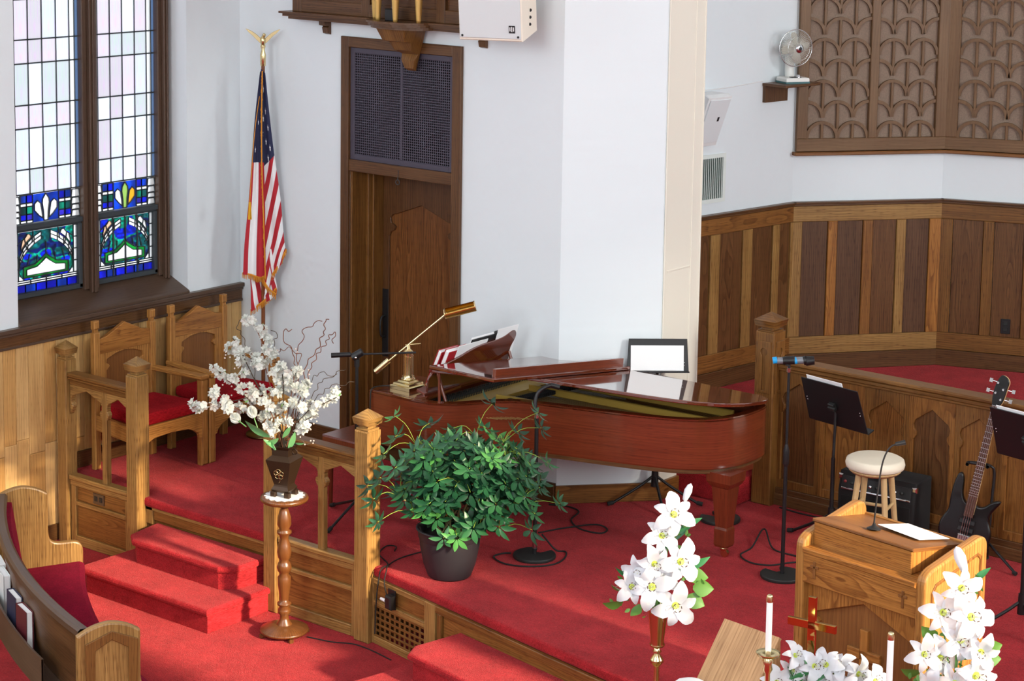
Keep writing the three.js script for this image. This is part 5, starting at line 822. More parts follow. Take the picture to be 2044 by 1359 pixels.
// ---- cables on the carpet ----
function cable(label, pts, y = PL, r = 0.0055, drop) { const t = mesh('cable', tube(pts.map(([x, z, h]) => [x, y + (h ?? r + 0.001), z]), r, pts.length * 10, 6), MAT.rubber); tag(t, label, 'cable'); return t; }
cable('black cable snaking across the carpet in front of the pier', [[-1.494, -0.2], [-1.37, -0.25], [-1.253, -0.215], [-1.174, -0.028], [-1.011, 0.078], [-0.864, 0.057], [-0.883, -0.035], [-0.962, -0.048, 0.016], [-1.104, 0.119], [-1.176, 0.319]]);
cable('black cable looped round the base of the gooseneck stand', [[-0.93, 0.6, 0.12], [-0.87, 0.52], [-0.82, 0.5], [-0.74, 0.62], [-0.73, 0.75], [-0.83, 0.88], [-0.968, 0.93], [-1.1, 0.87], [-1.09, 0.78], [-1.06, 0.75]]);
cable('black cable in a loop beside the right microphone stand base', [[0.336, -0.396], [0.156, -0.417], [-0.042, -0.613, 0.05], [0.031, -0.347], [0.057, -0.177], [0.187, -0.102], [0.3, -0.14], [0.36, -0.25], [0.424, -0.34]]);
cable('black cord curling over the platform edge beside the newel', [[-1.64, 1.2], [-1.692, 1.132], [-1.741, 1.149], [-1.68, 1.3], [-1.5, 1.42], [-1.47, 1.515], [-1.475, 1.53, -0.06], [-1.48, 1.545, -0.2], [-1.485, 1.55, -0.4]], PL, 0.004);
cable('thin black cord running from the flower pot to the power adapter', [[-1.5, 1.081], [-1.521, 1.275], [-1.49, 1.42], [-1.41, 1.535], [-1.405, 1.555, -0.05], [-1.38, 1.56, -0.12], [-1.34, 1.57, -0.15]], PL, 0.004);
cable('black cord lying on the carpet before the railing', [[-1.9, 1.72], [-1.8, 1.7], [-1.72, 1.68], [-1.6, 1.62], [-1.472, 1.62], [-1.25, 1.66]], 0, 0.004);
cable('black cable along the base of the choir screen', [[-0.28, -1.19], [-0.1, -1.17], [0.1, -1.18], [0.25, -1.19]], PL, 0.005);

// ================= plants, flowers, altar, flag =================
const RIGHT = V3(0.7786, 0.0149, -0.6273), UPV = V3(-0.0965, 0.9907, -0.0962), NEAR = V3(0.62, 0.1354, 0.7728);    // right, up and towards the nave
const spot = (a, b, c) => RIGHT.clone().multiplyScalar(a).addScaledVector(UPV, b).addScaledVector(NEAR, c);
// leaf blade: length 1 along y, folded along the midrib
function blade(w, n = 6, fold = 0.25, droop = 0.3, tip = 1) {
  const pos = [], uv = [], idx = [];
  for (let i = 0; i <= n; i++) { const t = i / n, h = w * Math.pow(Math.sin(Math.PI * Math.min(1, t * 0.92 + 0.06)), tip), y = t, z = -droop * t * t; pos.push(-h, y, z + h * fold, 0, y, z, h, y, z + h * fold); uv.push(0, t, 0.5, t, 1, t); }
  for (let i = 0; i < n; i++) { const a = i * 3; idx.push(a, a + 1, a + 3, a + 1, a + 4, a + 3, a + 1, a + 2, a + 4, a + 2, a + 5, a + 4); }
  const g = new THREE.BufferGeometry(); g.setAttribute('position', new THREE.Float32BufferAttribute(pos, 3)); g.setAttribute('uv', new THREE.Float32BufferAttribute(uv, 2)); g.setIndex(idx); g.computeVertexNormals(); return g;
}
const leafM = (c, tr = 0.25, r = 0.5) => phys({ color: c, roughness: r, transmission: tr, thickness: 0, side: THREE.DoubleSide });
// ---- umbrella plant in a black pot ----
{
  const pot = thing('flower_pot', 'large black plastic pot on the platform edge', 'pot', [-1.1, PL, 1.3]);
  mesh('pot_body', lathe([[0, 0], [0.125, 0], [0.135, 0.01], [0.16, 0.08], [0.182, 0.19], [0.186, 0.235], [0.186, 0.24], [0.193, 0.25], [0.196, 0.285], [0.207, 0.297], [0.207, 0.303], [0.196, 0.307], [0.184, 0.3], [0.18, 0.24], [0.0, 0.24]], 48), std({ color: '#26252a', roughness: 0.5 }), pot);
  mesh('soil', lathe([[0, 0.262], [0.1, 0.26], [0.181, 0.25], [0.18, 0.241]], 32), std({ color: '#1c120c', roughness: 1 }), pot);
  const g = thing('umbrella_plant', 'bushy green umbrella plant growing in the black pot', 'plant', [-1.1, PL + 0.262, 1.3]);
  const greens = ['#1e4c31', '#275c39', '#18402a', '#31683e', '#4f9148'].map((c) => leafM(c, 0.15, 0.38));
  const umbrellas = [0, 1, 2, 3, 4].map((v) => { const n = 6 + v % 3, l = []; for (let i = 0; i < n; i++) { const a = i / n * Math.PI * 2 + v, L = 0.072 + 0.018 * ((i * 7 + v * 3) % 5) / 5; const b = blade(0.2, 6, 0.25, 0.35); b.scale(L, L, L); b.translate(0, 0.012, 0); b.rotateX(Math.PI / 2 - 0.05 + 0.45 * ((i * 3 + v) % 4) / 4); b.rotateY(a); l.push(b); } return merged(l); });
  // main stems
  const stemM = std({ color: '#8f8354', roughness: 0.7 }), youngM = std({ color: '#86a33c', roughness: 0.6 });
  const tips = []; 
  const add = (a, b, c) => tips.push([a, b, c]);
  // outer tips read off the outline (right, up, near; metres from the pot rim), then a full crown between them
  [[-0.34, 0.72, 0], [-0.33, 0.60, 0.05], [-0.13, 0.66, -0.08], [-0.40, 0.5, 0.1], [-0.42, 0.36, 0.12], [-0.46, 0.23, 0.12], [-0.5, 0.3, 0.05], [-0.43, 0.1, 0.16], [0.02, 0.63, -0.1], [0.22, 0.64, -0.05], [0.26, 0.78, -0.1], [0.29, 0.58, 0], [0.42, 0.62, 0], [0.54, 0.74, 0], [0.56, 0.65, 0.04], [0.6, 0.44, 0.05], [0.55, 0.3, 0.1], [0.67, 0.2, 0.1], [0.5, 0.05, 0.15], [0.52, 0.14, 0.12], [0.24, 0.17, 0.22], [0.3, 0.08, 0.2], [0.05, 0.02, 0.24], [-0.03, 0.02, 0.25], [0.42, 0.36, 0.18], [0.47, 0.46, 0.1], [0.34, 0.48, 0.12]].forEach((p) => add(...p));
  for (let i = 0; i < 235; i++) { const t = rnd() * Math.PI * 2, r = Math.sqrt(rnd()); add(0.09 + 0.47 * r * Math.cos(t), 0.33 + 0.27 * r * Math.sin(t), rr(-0.22, 0.24)); }
  const stems = []; for (let i = 0; i < 20; i++) { const t = tips[(i * (i < 11 ? 13 : 4)) % (i < 11 ? tips.length : 27)], p = spot(t[0] * 0.6, t[1] * 0.75, t[2] * 0.7), b = V3(rr(-0.05, 0.05), -0.02, rr(-0.05, 0.05)); stems.push([b, p]); mesh('main_stem', tube([b.toArray(), b.clone().lerp(p, 0.5).add(V3(rr(-0.02, 0.02), 0.03, rr(-0.02, 0.02))).toArray(), p.toArray()], 0.0055, 12, 6), stemM, g); }
  const up = V3(0, 1, 0), petioles = [];
  tips.forEach(([a, b, c], i) => {
    const p = spot(a, b, c), near = stems.reduce((m, s) => { for (const t of [0.35, 0.6, 0.8, 1]) { const q = s[0].clone().lerp(s[1], t), d = q.distanceTo(p) + Math.max(0, q.y - p.y); if (d < m[0]) m = [d, q]; } return m; }, [9, null])[1];
    petioles.push(tube([near.toArray(), near.clone().lerp(p, 0.5).add(V3(0, 0.04, 0)).toArray(), p.toArray()], 0.0022, 6, 4));
    const u = mesh('leaf', umbrellas[i % 5], greens[i % 11 === 0 ? 4 : i % 4], g), out = p.clone().setY(0).multiplyScalar(1.3).add(V3(0, 0.55, 0)).addScaledVector(NEAR, 0.25).normalize();
    u.position.copy(p); u.quaternion.setFromUnitVectors(up, out); u.rotateY(rnd() * 6); const s = rr(0.8, 1.2); u.scale.set(s, s, s);
  });
  mesh('leaf_stalks', merged(petioles), youngM, g);
}
// ---- blossom arrangement in the bronze vase ----
{
  const g = thing('blossom_bouquet', 'white blossom branches with tulips and curly twigs in the bronze vase', 'bouquet', [-2.04, 1.2, 1.78]);
  const white = leafM('#e3e6df', 0.3, 0.7), pink = leafM('#e9d8cd', 0.3, 0.7), green = leafM('#7fb66a', 0.3, 0.5), bark = std({ color: '#7a4a35', roughness: 0.8 }), bark2 = std({ color: '#4d4033', roughness: 0.8 });
  const k = 0.00312 / 3.397, S = (x, y, c = 0) => spot((x - 650) * k, (960 - y) * k, c);
  const flower = (r) => { const l = []; for (let i = 0; i < 5; i++) { const b = blade(0.42, 4, 0.5, -0.25, 0.7); b.scale(r, r, r); b.rotateX(0.9); b.rotateZ(0); const q = b; q.rotateX(0); q.rotateY(0); const m = q; m.rotateY(0); l.push(m.rotateY(i / 5 * Math.PI * 2)); } return merged(l); };
  const clusters = [0, 1, 2, 3].map((v) => { const l = []; for (let i = 0; i < 7; i++) { const f = flower(0.017 + 0.004 * ((i + v) % 3)), d = V3(Math.cos(i * 2.4 + v), Math.sin(i * 1.9 + v * 0.7), 0.4 + 0.6 * Math.cos(i * 3.1)).normalize(); f.applyQuaternion(new THREE.Quaternion().setFromUnitVectors(V3(0, 1, 0), d)); f.translate(d.x * 0.017, d.y * 0.017, d.z * 0.017); l.push(f); } return merged(l); });
  const branches = [
    [[600, 800], [560, 560], [520, 400], [500, 250], [430, 100]], [[610, 780], [480, 560], [400, 400], [330, 260], [300, 220]], [[600, 820], [420, 650], [300, 520], [200, 440], [180, 395]], [[600, 850], [400, 720], [250, 650], [130, 655], [45, 675]], [[620, 830], [560, 700], [450, 620], [270, 640], [180, 560], [140, 555]], [[640, 820], [650, 600], [640, 450], [620, 400]], [[660, 820], [700, 600], [720, 470], [700, 420]], [[650, 850], [760, 760], [830, 690], [920, 650], [1010, 605]], [[650, 860], [730, 760], [790, 600], [800, 520]], [[640, 870], [690, 780], [600, 770], [560, 700]], [[660, 900], [760, 830], [780, 780], [840, 740]], [[660, 920], [760, 900], [800, 930], [850, 910]],
  ];
  branches.forEach((b, i) => { const z = rr(-0.06, 0.1); mesh('branch', tube([S(650, 990, 0), ...b.map(([x, y], j) => S(x, y, z * (j + 1) / b.length))].map((v) => v.toArray()), 0.0032, 26, 5), i % 3 ? bark2 : bark, g); });
  const spots = [[430, 100], [415, 85], [480, 140], [515, 150], [510, 200], [320, 240], [290, 290], [340, 300], [400, 310], [370, 355], [355, 370], [540, 280], [570, 320], [550, 235], [470, 350], [490, 370], [190, 405], [215, 460], [235, 445], [290, 490], [330, 480], [390, 450], [420, 545], [385, 540], [500, 400], [530, 390], [640, 400], [700, 430], [740, 440], [720, 470], [620, 440], [660, 490], [680, 550], [610, 500], [740, 540], [800, 530], [790, 580], [775, 560], [185, 565], [200, 590], [190, 665], [60, 670], [75, 690], [120, 655], [45, 650], [270, 630], [280, 680], [350, 690], [375, 685], [490, 560], [460, 590], [420, 630], [550, 580], [600, 580], [520, 640], [560, 660], [620, 690], [650, 660], [720, 650], [660, 760], [600, 770], [630, 790], [690, 770], [780, 670], [830, 670], [860, 690], [880, 640], [920, 640], [960, 620], [1000, 590], [985, 625], [780, 760], [795, 800], [765, 830], [840, 740], [590, 845], [540, 790], [515, 740], [550, 720], [730, 440], [460, 380], [580, 440], [640, 560], [690, 500]];
  spots.forEach(([x, y], i) => { const m = mesh('blossom_cluster', clusters[i % 4], white, g); m.position.copy(S(x, y, 0.03 + rr(-0.05, 0.09))); m.rotation.set(rnd() * 6, rnd() * 6, rnd() * 6); const s = rr(0.95, 1.4); m.scale.set(s, s, s); });
  const sprig = blade(0.22, 4, 0.3, 0.2); spots.forEach(([x, y], i) => { if (i % 3) return; const m = mesh('young_leaf', sprig, green, g); m.position.copy(S(x + rr(-20, 20), y + rr(-20, 20), 0.04)); m.rotation.set(rnd() * 6, rnd() * 6, rnd() * 6); m.scale.setScalar(rr(0.02, 0.035)); });
  // small pinkish buds
  const bud = new THREE.SphereGeometry(0.0055, 8, 6); [[260, 330], [290, 345], [255, 350], [320, 420], [345, 415], [730, 290], [740, 310], [815, 430], [820, 460], [610, 300], [300, 600], [340, 580], [270, 520], [850, 790], [870, 775], [830, 830], [760, 880], [790, 930], [830, 905], [845, 920], [850, 905], [300, 540], [320, 560], [240, 530]].forEach(([x, y]) => { const m = mesh('bud', bud, pink, g); m.position.copy(S(x, y, 0.03)); });
  // curly twigs
  const curly = (pts, r, m) => { const all = [[660, 960], ...pts], q = []; all.forEach(([x, y], j) => { q.push([x, y]); if (j && j < all.length - 1) { const [x2, y2] = all[j + 1], L = Math.hypot(x2 - x, y2 - y), n = L > 70 ? 2 : 1; for (let k2 = 1; k2 <= n; k2++) { const t = k2 / (n + 1), o = ((k2 + j) % 2 ? 1 : -1) * rr(7, 15); q.push([x + (x2 - x) * t - (y2 - y) / L * o, y + (y2 - y) * t + (x2 - x) / L * o]); } } }); mesh('curly_twig', tube(q.map(([x, y], j) => S(x, y, -0.03 + 0.02 * Math.sin(j * 1.7)).toArray()), r, 110, 5), m, g); };
  curly([[700, 800], [720, 600], [730, 420], [700, 330], [640, 200], [660, 160], [695, 165]], 0.0028, bark); curly([[720, 780], [760, 560], [800, 400], [860, 300], [890, 250], [910, 180], [925, 110], [950, 95]], 0.003, bark); curly([[710, 760], [745, 500], [735, 300], [770, 240], [765, 180], [800, 150], [850, 120], [900, 110]], 0.0026, bark); curly([[730, 760], [790, 560], [830, 420], [860, 330], [930, 270], [945, 200], [985, 180], [975, 260]], 0.0026, bark); curly([[740, 740], [850, 580], [900, 520], [940, 490], [990, 470], [1030, 440], [1060, 430]], 0.0022, bark2); curly([[740, 760], [880, 600], [950, 560], [1000, 530], [1060, 540], [1115, 518]], 0.0022, bark2); curly([[600, 800], [450, 500], [420, 300], [350, 200], [335, 130], [370, 95]], 0.0022, bark2); curly([[620, 800], [600, 500], [580, 250], [600, 220], [555, 170]], 0.0022, bark2); curly([[730, 700], [850, 470], [880, 460], [940, 470], [1000, 465]], 0.002, bark2); curly([[700, 800], [710, 620], [760, 330], [700, 300], [620, 290], [610, 320]], 0.0022, bark);
  // tulips
  for (const [x, y, a, b] of [[445, 705, 0.3, 0.5], [335, 745, 0.1, 1.2]]) { const t = grouped('tulip', g); t.position.copy(S(x, y, 0.09)); t.rotation.z = b; const l = []; for (let i = 0; i < 6; i++) { const q = blade(0.42, 6, 0.6, -0.28, 0.6); q.scale(0.075, 0.075, 0.075); q.translate(0, -0.036, -0.012); l.push(q.rotateY(i / 6 * Math.PI * 2)); } mesh('petals', merged(l), white, t); mesh('tulip_stem', tube([S(x, y, 0.085).sub(t.position).toArray(), [0.0, -0.06, 0], [0.0, -0.1, 0]], 0.004, 10, 5), green, t); }
  for (const [x, y, x2, y2, w] of [[400, 790, 570, 870, 0.16], [540, 930, 620, 880, 0.2], [650, 880, 700, 800, 0.16], [690, 960, 730, 840, 0.15], [600, 950, 520, 890, 0.16], [560, 900, 600, 960, 0.14], [730, 920, 790, 915, 0.14]]) { const a = S(x, y, 0.06), b = S(x2, y2, 0.08), L = a.distanceTo(b) * 1.1; const m = mesh('tulip_leaf', blade(w, 8, 0.4, 0.12), leafM('#6fae72', 0.25, 0.45), g); m.position.copy(b); m.quaternion.setFromUnitVectors(V3(0, 1, 0), a.clone().sub(b).normalize()); m.scale.setScalar(L); }
}
// ---- altar ----
const ALT = 0.85;
{
  const t = thing('communion_table', 'oak communion table under the candles, mostly below the frame', 'table', [2.45, 0, 3.0], 0);
  mesh('table_top', b2(-1.1, 1.2, ALT - 0.05, ALT, -0.2, 0.42, 'x', 0.01), MAT.honey, t); mesh('apron', b2(-1.02, 1.1, ALT - 0.2, ALT - 0.05, -0.14, 0.36, 'x'), MAT.honeyFig, t); for (const [x, z] of [[-0.98, -0.1], [1.05, -0.1], [-0.98, 0.32], [1.05, 0.32]]) mesh('leg', bx(0.1, ALT - 0.2, 0.1, x, (ALT - 0.2) / 2, z), MAT.honey, t);
}
const petal = (() => { const g = blade(0.27, 8, 0.45, 0.0, 0.75), p = g.attributes.position; for (let i = 0; i < p.count; i++) { const y = p.getY(i), x = p.getX(i), a = 1.15 * Math.pow(y, 1.3); p.setXYZ(i, x + 0.012 * Math.sin(y * 19 + x * 30), y * (0.55 + 0.45 * Math.cos(a * 0.4)) * 1.0, p.getZ(i) + 0.42 * y - 0.95 * Math.pow(Math.max(0, y - 0.45), 2) * 1.6); } g.rotateX(0); g.computeVertexNormals(); return g; })();
const lilyWhite = leafM('#e2e5ec', 0.3, 0.6), throat = std({ color: '#b9c94a', roughness: 0.6 }), anther = std({ color: '#4a2a22', roughness: 0.8 }), filament = std({ color: '#d8e0b0', roughness: 0.6 });
const lilyThroat = lathe([[0, 0], [0.12, 0.02], [0.15, 0.1], [0.05, 0.06], [0, 0.05]], 12).rotateX(Math.PI / 2);
const lilyAnthers = (() => { const l = []; for (let i = 0; i < 6; i++) { const a = i / 6 * 6.283 + 0.4; l.push(at(new THREE.CapsuleGeometry(0.018, 0.08, 2, 5), 0.17 * Math.cos(a), 0.17 * Math.sin(a), 0.5, 0, 0, a)); } return merged(l); })();
const lilyFil = (() => { const l = []; for (let i = 0; i < 6; i++) { const a = i / 6 * 6.283 + 0.4; l.push(rod([0, 0, 0.05], [0.17 * Math.cos(a), 0.17 * Math.sin(a), 0.49], 0.011, 0.009, 4)); } l.push(rod([0, 0, 0.05], [0.02, 0, 0.6], 0.016, 0.014, 5)); return merged(l); })();
function lily(parent, pos, r, face) {   // faces +z locally
  const f = grouped('lily_bloom', parent); f.position.copy(pos); f.quaternion.setFromUnitVectors(V3(0, 0, 1), face.clone().normalize()); f.rotateZ(rnd() * 6); f.scale.setScalar(r);
  for (let i = 0; i < 6; i++) { const m = mesh('petal', petal, lilyWhite, f); m.rotation.z = i / 6 * Math.PI * 2; const s = i % 2 ? 0.92 : 1.05; m.scale.set(i % 2 ? 0.8 : 1.15, s, s); m.position.z = i % 2 ? -0.03 : 0; }
  mesh('throat', lilyThroat, throat, f); mesh('anthers', lilyAnthers, anther, f); mesh('filaments', lilyFil, filament, f);
  return f;
}
const lilyLeafM = leafM('#2f7a45', 0.2, 0.45), ivyM = leafM('#5d8f3a', 0.25, 0.5), lilyStem = std({ color: '#5f8d46', roughness: 0.6 });
function brassVase(label, x, z, top) {
  const v = thing('brass_vase', label, 'vase', [x, ALT, z]), h = top - ALT;
  mesh('cup', lathe([[0.0, h - 0.2], [0.034, h - 0.198], [0.037, h - 0.19], [0.031, h - 0.182], [0.046, h - 0.03], [0.056, h], [0.053, h], [0.043, h - 0.03], [0.028, h - 0.18], [0, h - 0.18]], 36), MAT.brass, v);
  mesh('stem', lathe([[0, h - 0.2], [0.012, h - 0.2], [0.014, h - 0.215], [0.022, h - 0.225], [0.014, h - 0.236], [0.03, h - 0.262], [0.033, h - 0.275], [0.02, h - 0.29], [0.0125, h - 0.3], [0.016, 0.1], [0.03, 0.06], [0.06, 0.03], [0.075, 0.015], [0.075, 0], [0, 0]], 32), MAT.brass, v);
}
function lilyBouquet(label, base, k, blooms, buds, leaves) {
  const g = thing('lily_bouquet', label, 'bouquet', base.toArray(), 0);
  const stems = [];
  blooms.forEach(([a, b, r], i) => { const p = spot(a * k, b * k, rr(0.0, 0.07)); lily(g, p, r * k * 1.25, NEAR.clone().add(V3(rr(-0.5, 0.5) + a * k * 1.5, rr(-0.35, 0.3), rr(-0.4, 0.4)))); stems.push(tube([[0, -0.03, 0], p.clone().multiplyScalar(0.5).toArray(), p.clone().addScaledVector(NEAR, -0.04).toArray()], 0.004, 10, 5)); });
  mesh('stems', merged(stems), lilyStem, g);
  buds.forEach(([a, b, tilt, len]) => { const m = mesh('lily_bud', lathe([[0, 0], [0.12, 0.1], [0.17, 0.35], [0.2, 0.6], [0.13, 0.88], [0, 1]], 12), lilyWhite, g); m.position.copy(spot(a * k, b * k, 0)); m.quaternion.setFromUnitVectors(V3(0, 1, 0), spot(Math.sin(tilt), Math.cos(tilt), 0.1).normalize()); m.scale.setScalar(len * k); });
  leaves.forEach(([a, b, tilt, len, ivy], i) => { const m = mesh(ivy ? 'ivy_leaf' : 'lily_leaf', blade(ivy ? 0.42 : 0.16, 7, 0.3, 0.25), ivy ? ivyM : lilyLeafM, g); m.position.copy(spot(a * k, b * k, rr(-0.05, 0.0))); m.quaternion.setFromUnitVectors(V3(0, 1, 0), spot(Math.sin(tilt), Math.cos(tilt), 0.3).normalize()); m.rotateY(rr(-0.5, 0.5)); m.scale.setScalar(len * k); });
  const sp = blade(0.4, 4, 0.3, 0.2, 0.8), l = []; 
  for (let i = 0; i < 46; i++) { const L = leaves[i % leaves.length], q = sp.clone(); q.scale(0.022, 0.03, 0.022); q.rotateX(rnd() * 3); q.rotateZ(rnd() * 6); const p = spot((L[0] + rr(-22, 22)) * k, (L[1] + rr(-18, 18)) * k, rr(-0.05, 0.03)); l.push(q.translate(p.x, p.y, p.z)); }
  mesh('small_greenery', merged(l), ivyM, g).userData.kind = 'stuff';
}
brassVase('tall brass altar vase at the left end of the table, holding lilies', 1.59, 2.965, 1.405);
lilyBouquet('tall bunch of white lilies in the left brass vase', V3(1.59, 1.39, 2.965), 0.002333, [[30, 188, 38], [6, 145, 34], [43, 95, 40], [-10, 94, 34], [-13, 46, 40], [-53, 43, 32], [33, 9, 40], [-38, 76, 30], [12, 60, 28]], [[52, 212, 0.35, 40]], [[52, 160, 1.0, 40], [36, 130, 0.6, 45], [60, 60, 1.5, 40, 1], [70, 40, 1.6, 40, 1], [-60, 30, -1.4, 36, 1], [-70, 12, -1.8, 40, 1], [-36, 4, -2.6, 30, 1], [60, 75, 1.1, 50], [40, 150, 0.9, 36], [10, 110, 0.3, 40], [-50, 60, -1.2, 40], [55, 20, 1.9, 40, 1]]);
brassVase('brass altar vase at the right end of the table, hidden below lilies', 3.14, 3.04, 1.37);
lilyBouquet('tall bunch of white lilies in front of the lectern', V3(3.14, 1.37, 3.04), 0.002083, [[10, 240, 38], [-22, 186, 40], [32, 178, 44], [12, 134, 42], [-62, 106, 34], [-28, 96, 40], [38, 66, 44], [50, 114, 34], [0, 50, 40], [-40, 40, 36]], [[26, 262, -0.35, 60]], [[44, 240, 0.7, 46], [36, 222, 0.4, 40], [-30, 130, -1, 40, 1], [60, 110, 1.4, 40, 1], [56, 90, 1.5, 40, 1], [-60, 60, -1.6, 40, 1], [20, 90, 1, 60], [-10, 70, -0.6, 50]]);
{ // low lilies round the cross: three potted plants hidden below the frame edge
  const k = 0.00221, g = thing('lily_plant', 'low white lilies around the foot of the brass cross', 'plant', [2.5, ALT, 3.0]);
  mesh('foil_pot', lathe([[0, 0], [0.09, 0], [0.12, 0.15], [0.11, 0.15], [0, 0.13]], 24).translate(0.06, 0, 0.1), MAT.brassDull, g);
  const base = spot(0, 0, 0), l = [];
  [[-52, 38, 26], [-56, 8, 26], [-88, -16, 30], [12, 20, 30], [40, 16, 28], [72, 4, 30], [12, -22, 30], [38, -16, 28], [106, -10, 30], [-14, 18, 28], [64, -28, 28], [-20, -24, 28], [90, -34, 28]].forEach(([a, b, r]) => { const p = spot(a * k, 0.45 + b * k, rr(-0.02, 0.06)); lily(g, p, r * k * 1.3, NEAR.clone().add(V3(rr(-0.8, 0.8), rr(0, 0.9), rr(-0.6, 0.6)))); l.push(tube([[0.06, 0.1, 0.1], p.clone().multiplyScalar(0.6).toArray(), p.clone().addScaledVector(NEAR, -0.03).toArray()], 0.004, 10, 5)); });
  mesh('stems', merged(l), lilyStem, g);
  for (let i = 0; i < 40; i++) { const m = mesh('lily_leaf', blade(0.13, 6, 0.3, 0.4), lilyLeafM, g); m.position.copy(spot(rr(-80, 100) * k, 0.45 + rr(-60, 0) * k, rr(-0.08, 0.03))); m.rotation.set(rr(-1, 1), rr(0, 6), rr(-1.2, 1.2)); m.scale.setScalar(rr(0.07, 0.11)); }
}
function candle(label, x, z, top) {
  const h = top - 0.265 - ALT, c = thing('candlestick', 'brass candlestick under the white candle ' + label, 'candlestick', [x, ALT, z]);
  mesh('base', lathe([[0, 0], [0.07, 0], [0.07, 0.012], [0.05, 0.03], [0.022, 0.05], [0.014, 0.07], [0, 0.07]], 32), MAT.brass, c); mesh('stem', lathe([[0.013, 0.06], [0.011, h * 0.5], [0.02, h * 0.55], [0.011, h * 0.6], [0.012, h - 0.09], [0.022, h - 0.07], [0.018, h - 0.05], [0.024, h - 0.03], [0.012, h - 0.012]], 24), MAT.brass, c); mesh('drip_dish', lathe([[0.0, h - 0.014], [0.012, h - 0.014], [0.048, h - 0.006], [0.053, h + 0.006], [0.046, h + 0.001], [0.012, h - 0.005], [0.013, h + 0.018], [0, h + 0.018]], 36), MAT.brass, c);
  const w = thing('candle', 'white candle with a brass cap ' + label, 'candle', [x, ALT + h + 0.016, z]); mesh('wax', lathe([[0, 0], [0.0135, 0], [0.0135, 0.222], [0, 0.222]], 24), std({ color: '#f4f4f2', roughness: 0.4 }), w); mesh('brass_cap', lathe([[0.0145, 0.218], [0.0145, 0.24], [0.012, 0.242], [0.013, 0.247], [0.009, 0.25], [0, 0.249]], 24), MAT.brass, w);
}
candle('left of the brass cross', 2.342, 3.211, 1.7); candle('right of the brass cross', 2.949, 3.244, 1.694);
{
  const c = thing('brass_cross', 'polished brass altar cross among the low lilies', 'cross', [2.375, ALT, 2.9], 0.12);
  const pol = std({ color: '#d2a860', metalness: 1, roughness: 0.08 });
  mesh('stepped_base', merged([bx(0.2, 0.05, 0.13, 0, 0.025, 0), bx(0.15, 0.05, 0.1, 0, 0.075, 0), bx(0.1, 0.05, 0.07, 0, 0.125, 0)]), pol, c); mesh('upright', bx(0.036, 0.62, 0.02, 0, 0.455, 0, 'y', 0.002), pol, c); mesh('crossbar', bx(0.23, 0.036, 0.02, 0, 0.635, 0, 'x', 0.002), pol, c);
}
{ // slanting wooden book stand and an open bible before it
  const s = thing('book_stand', 'tan wooden stand with a slanting board behind the left candle', 'book stand', [2.09, ALT, 2.96], -0.12);
  mesh('slant_board', prism([[-0.03, 0.552], [-0.012, 0.564], [0.19, 0.305], [0.18, 0.295]], 0.32, { bevel: 0.002 }).rotateY(-Math.PI / 2).translate(0.16, 0, 0), MAT.tan, s);
  for (const x of [-0.15, 0.14]) mesh('side_support', prism([[-0.05, 0], [0.17, 0], [0.17, 0.3], [-0.03, 0.55]], 0.014, {}).rotateY(-Math.PI / 2).translate(x + 0.012, 0, 0), MAT.tan, s);
  const r = thing('wooden_riser', 'wooden block under the open bible', 'block', [2.02, ALT, 3.25], 0.1); mesh('block', bx(0.3, 0.3, 0.18, 0, 0.15, 0, 'x', 0.006), MAT.honey, r);
  const b = thing('open_bible', 'open bible with white pages at the bottom edge, before the left candle', 'book', [2.03, ALT + 0.3, 3.26], 0.1);
  for (const f of [-1, 1]) { const pg = new THREE.Shape(); pg.moveTo(0, 0.008); pg.bezierCurveTo(f * 0.03, 0.065, f * 0.09, 0.06, f * 0.165, 0.03); pg.lineTo(f * 0.165, 0.008); const q = prism(pg, 0.22, { curve: 10 }); q.translate(0, 0, -0.11); mesh('page_block', q, MAT.paper, b); }
  mesh('cover', bx(0.35, 0.008, 0.235, 0, 0.004, 0, 'x', 0.002), MAT.black, b);
}
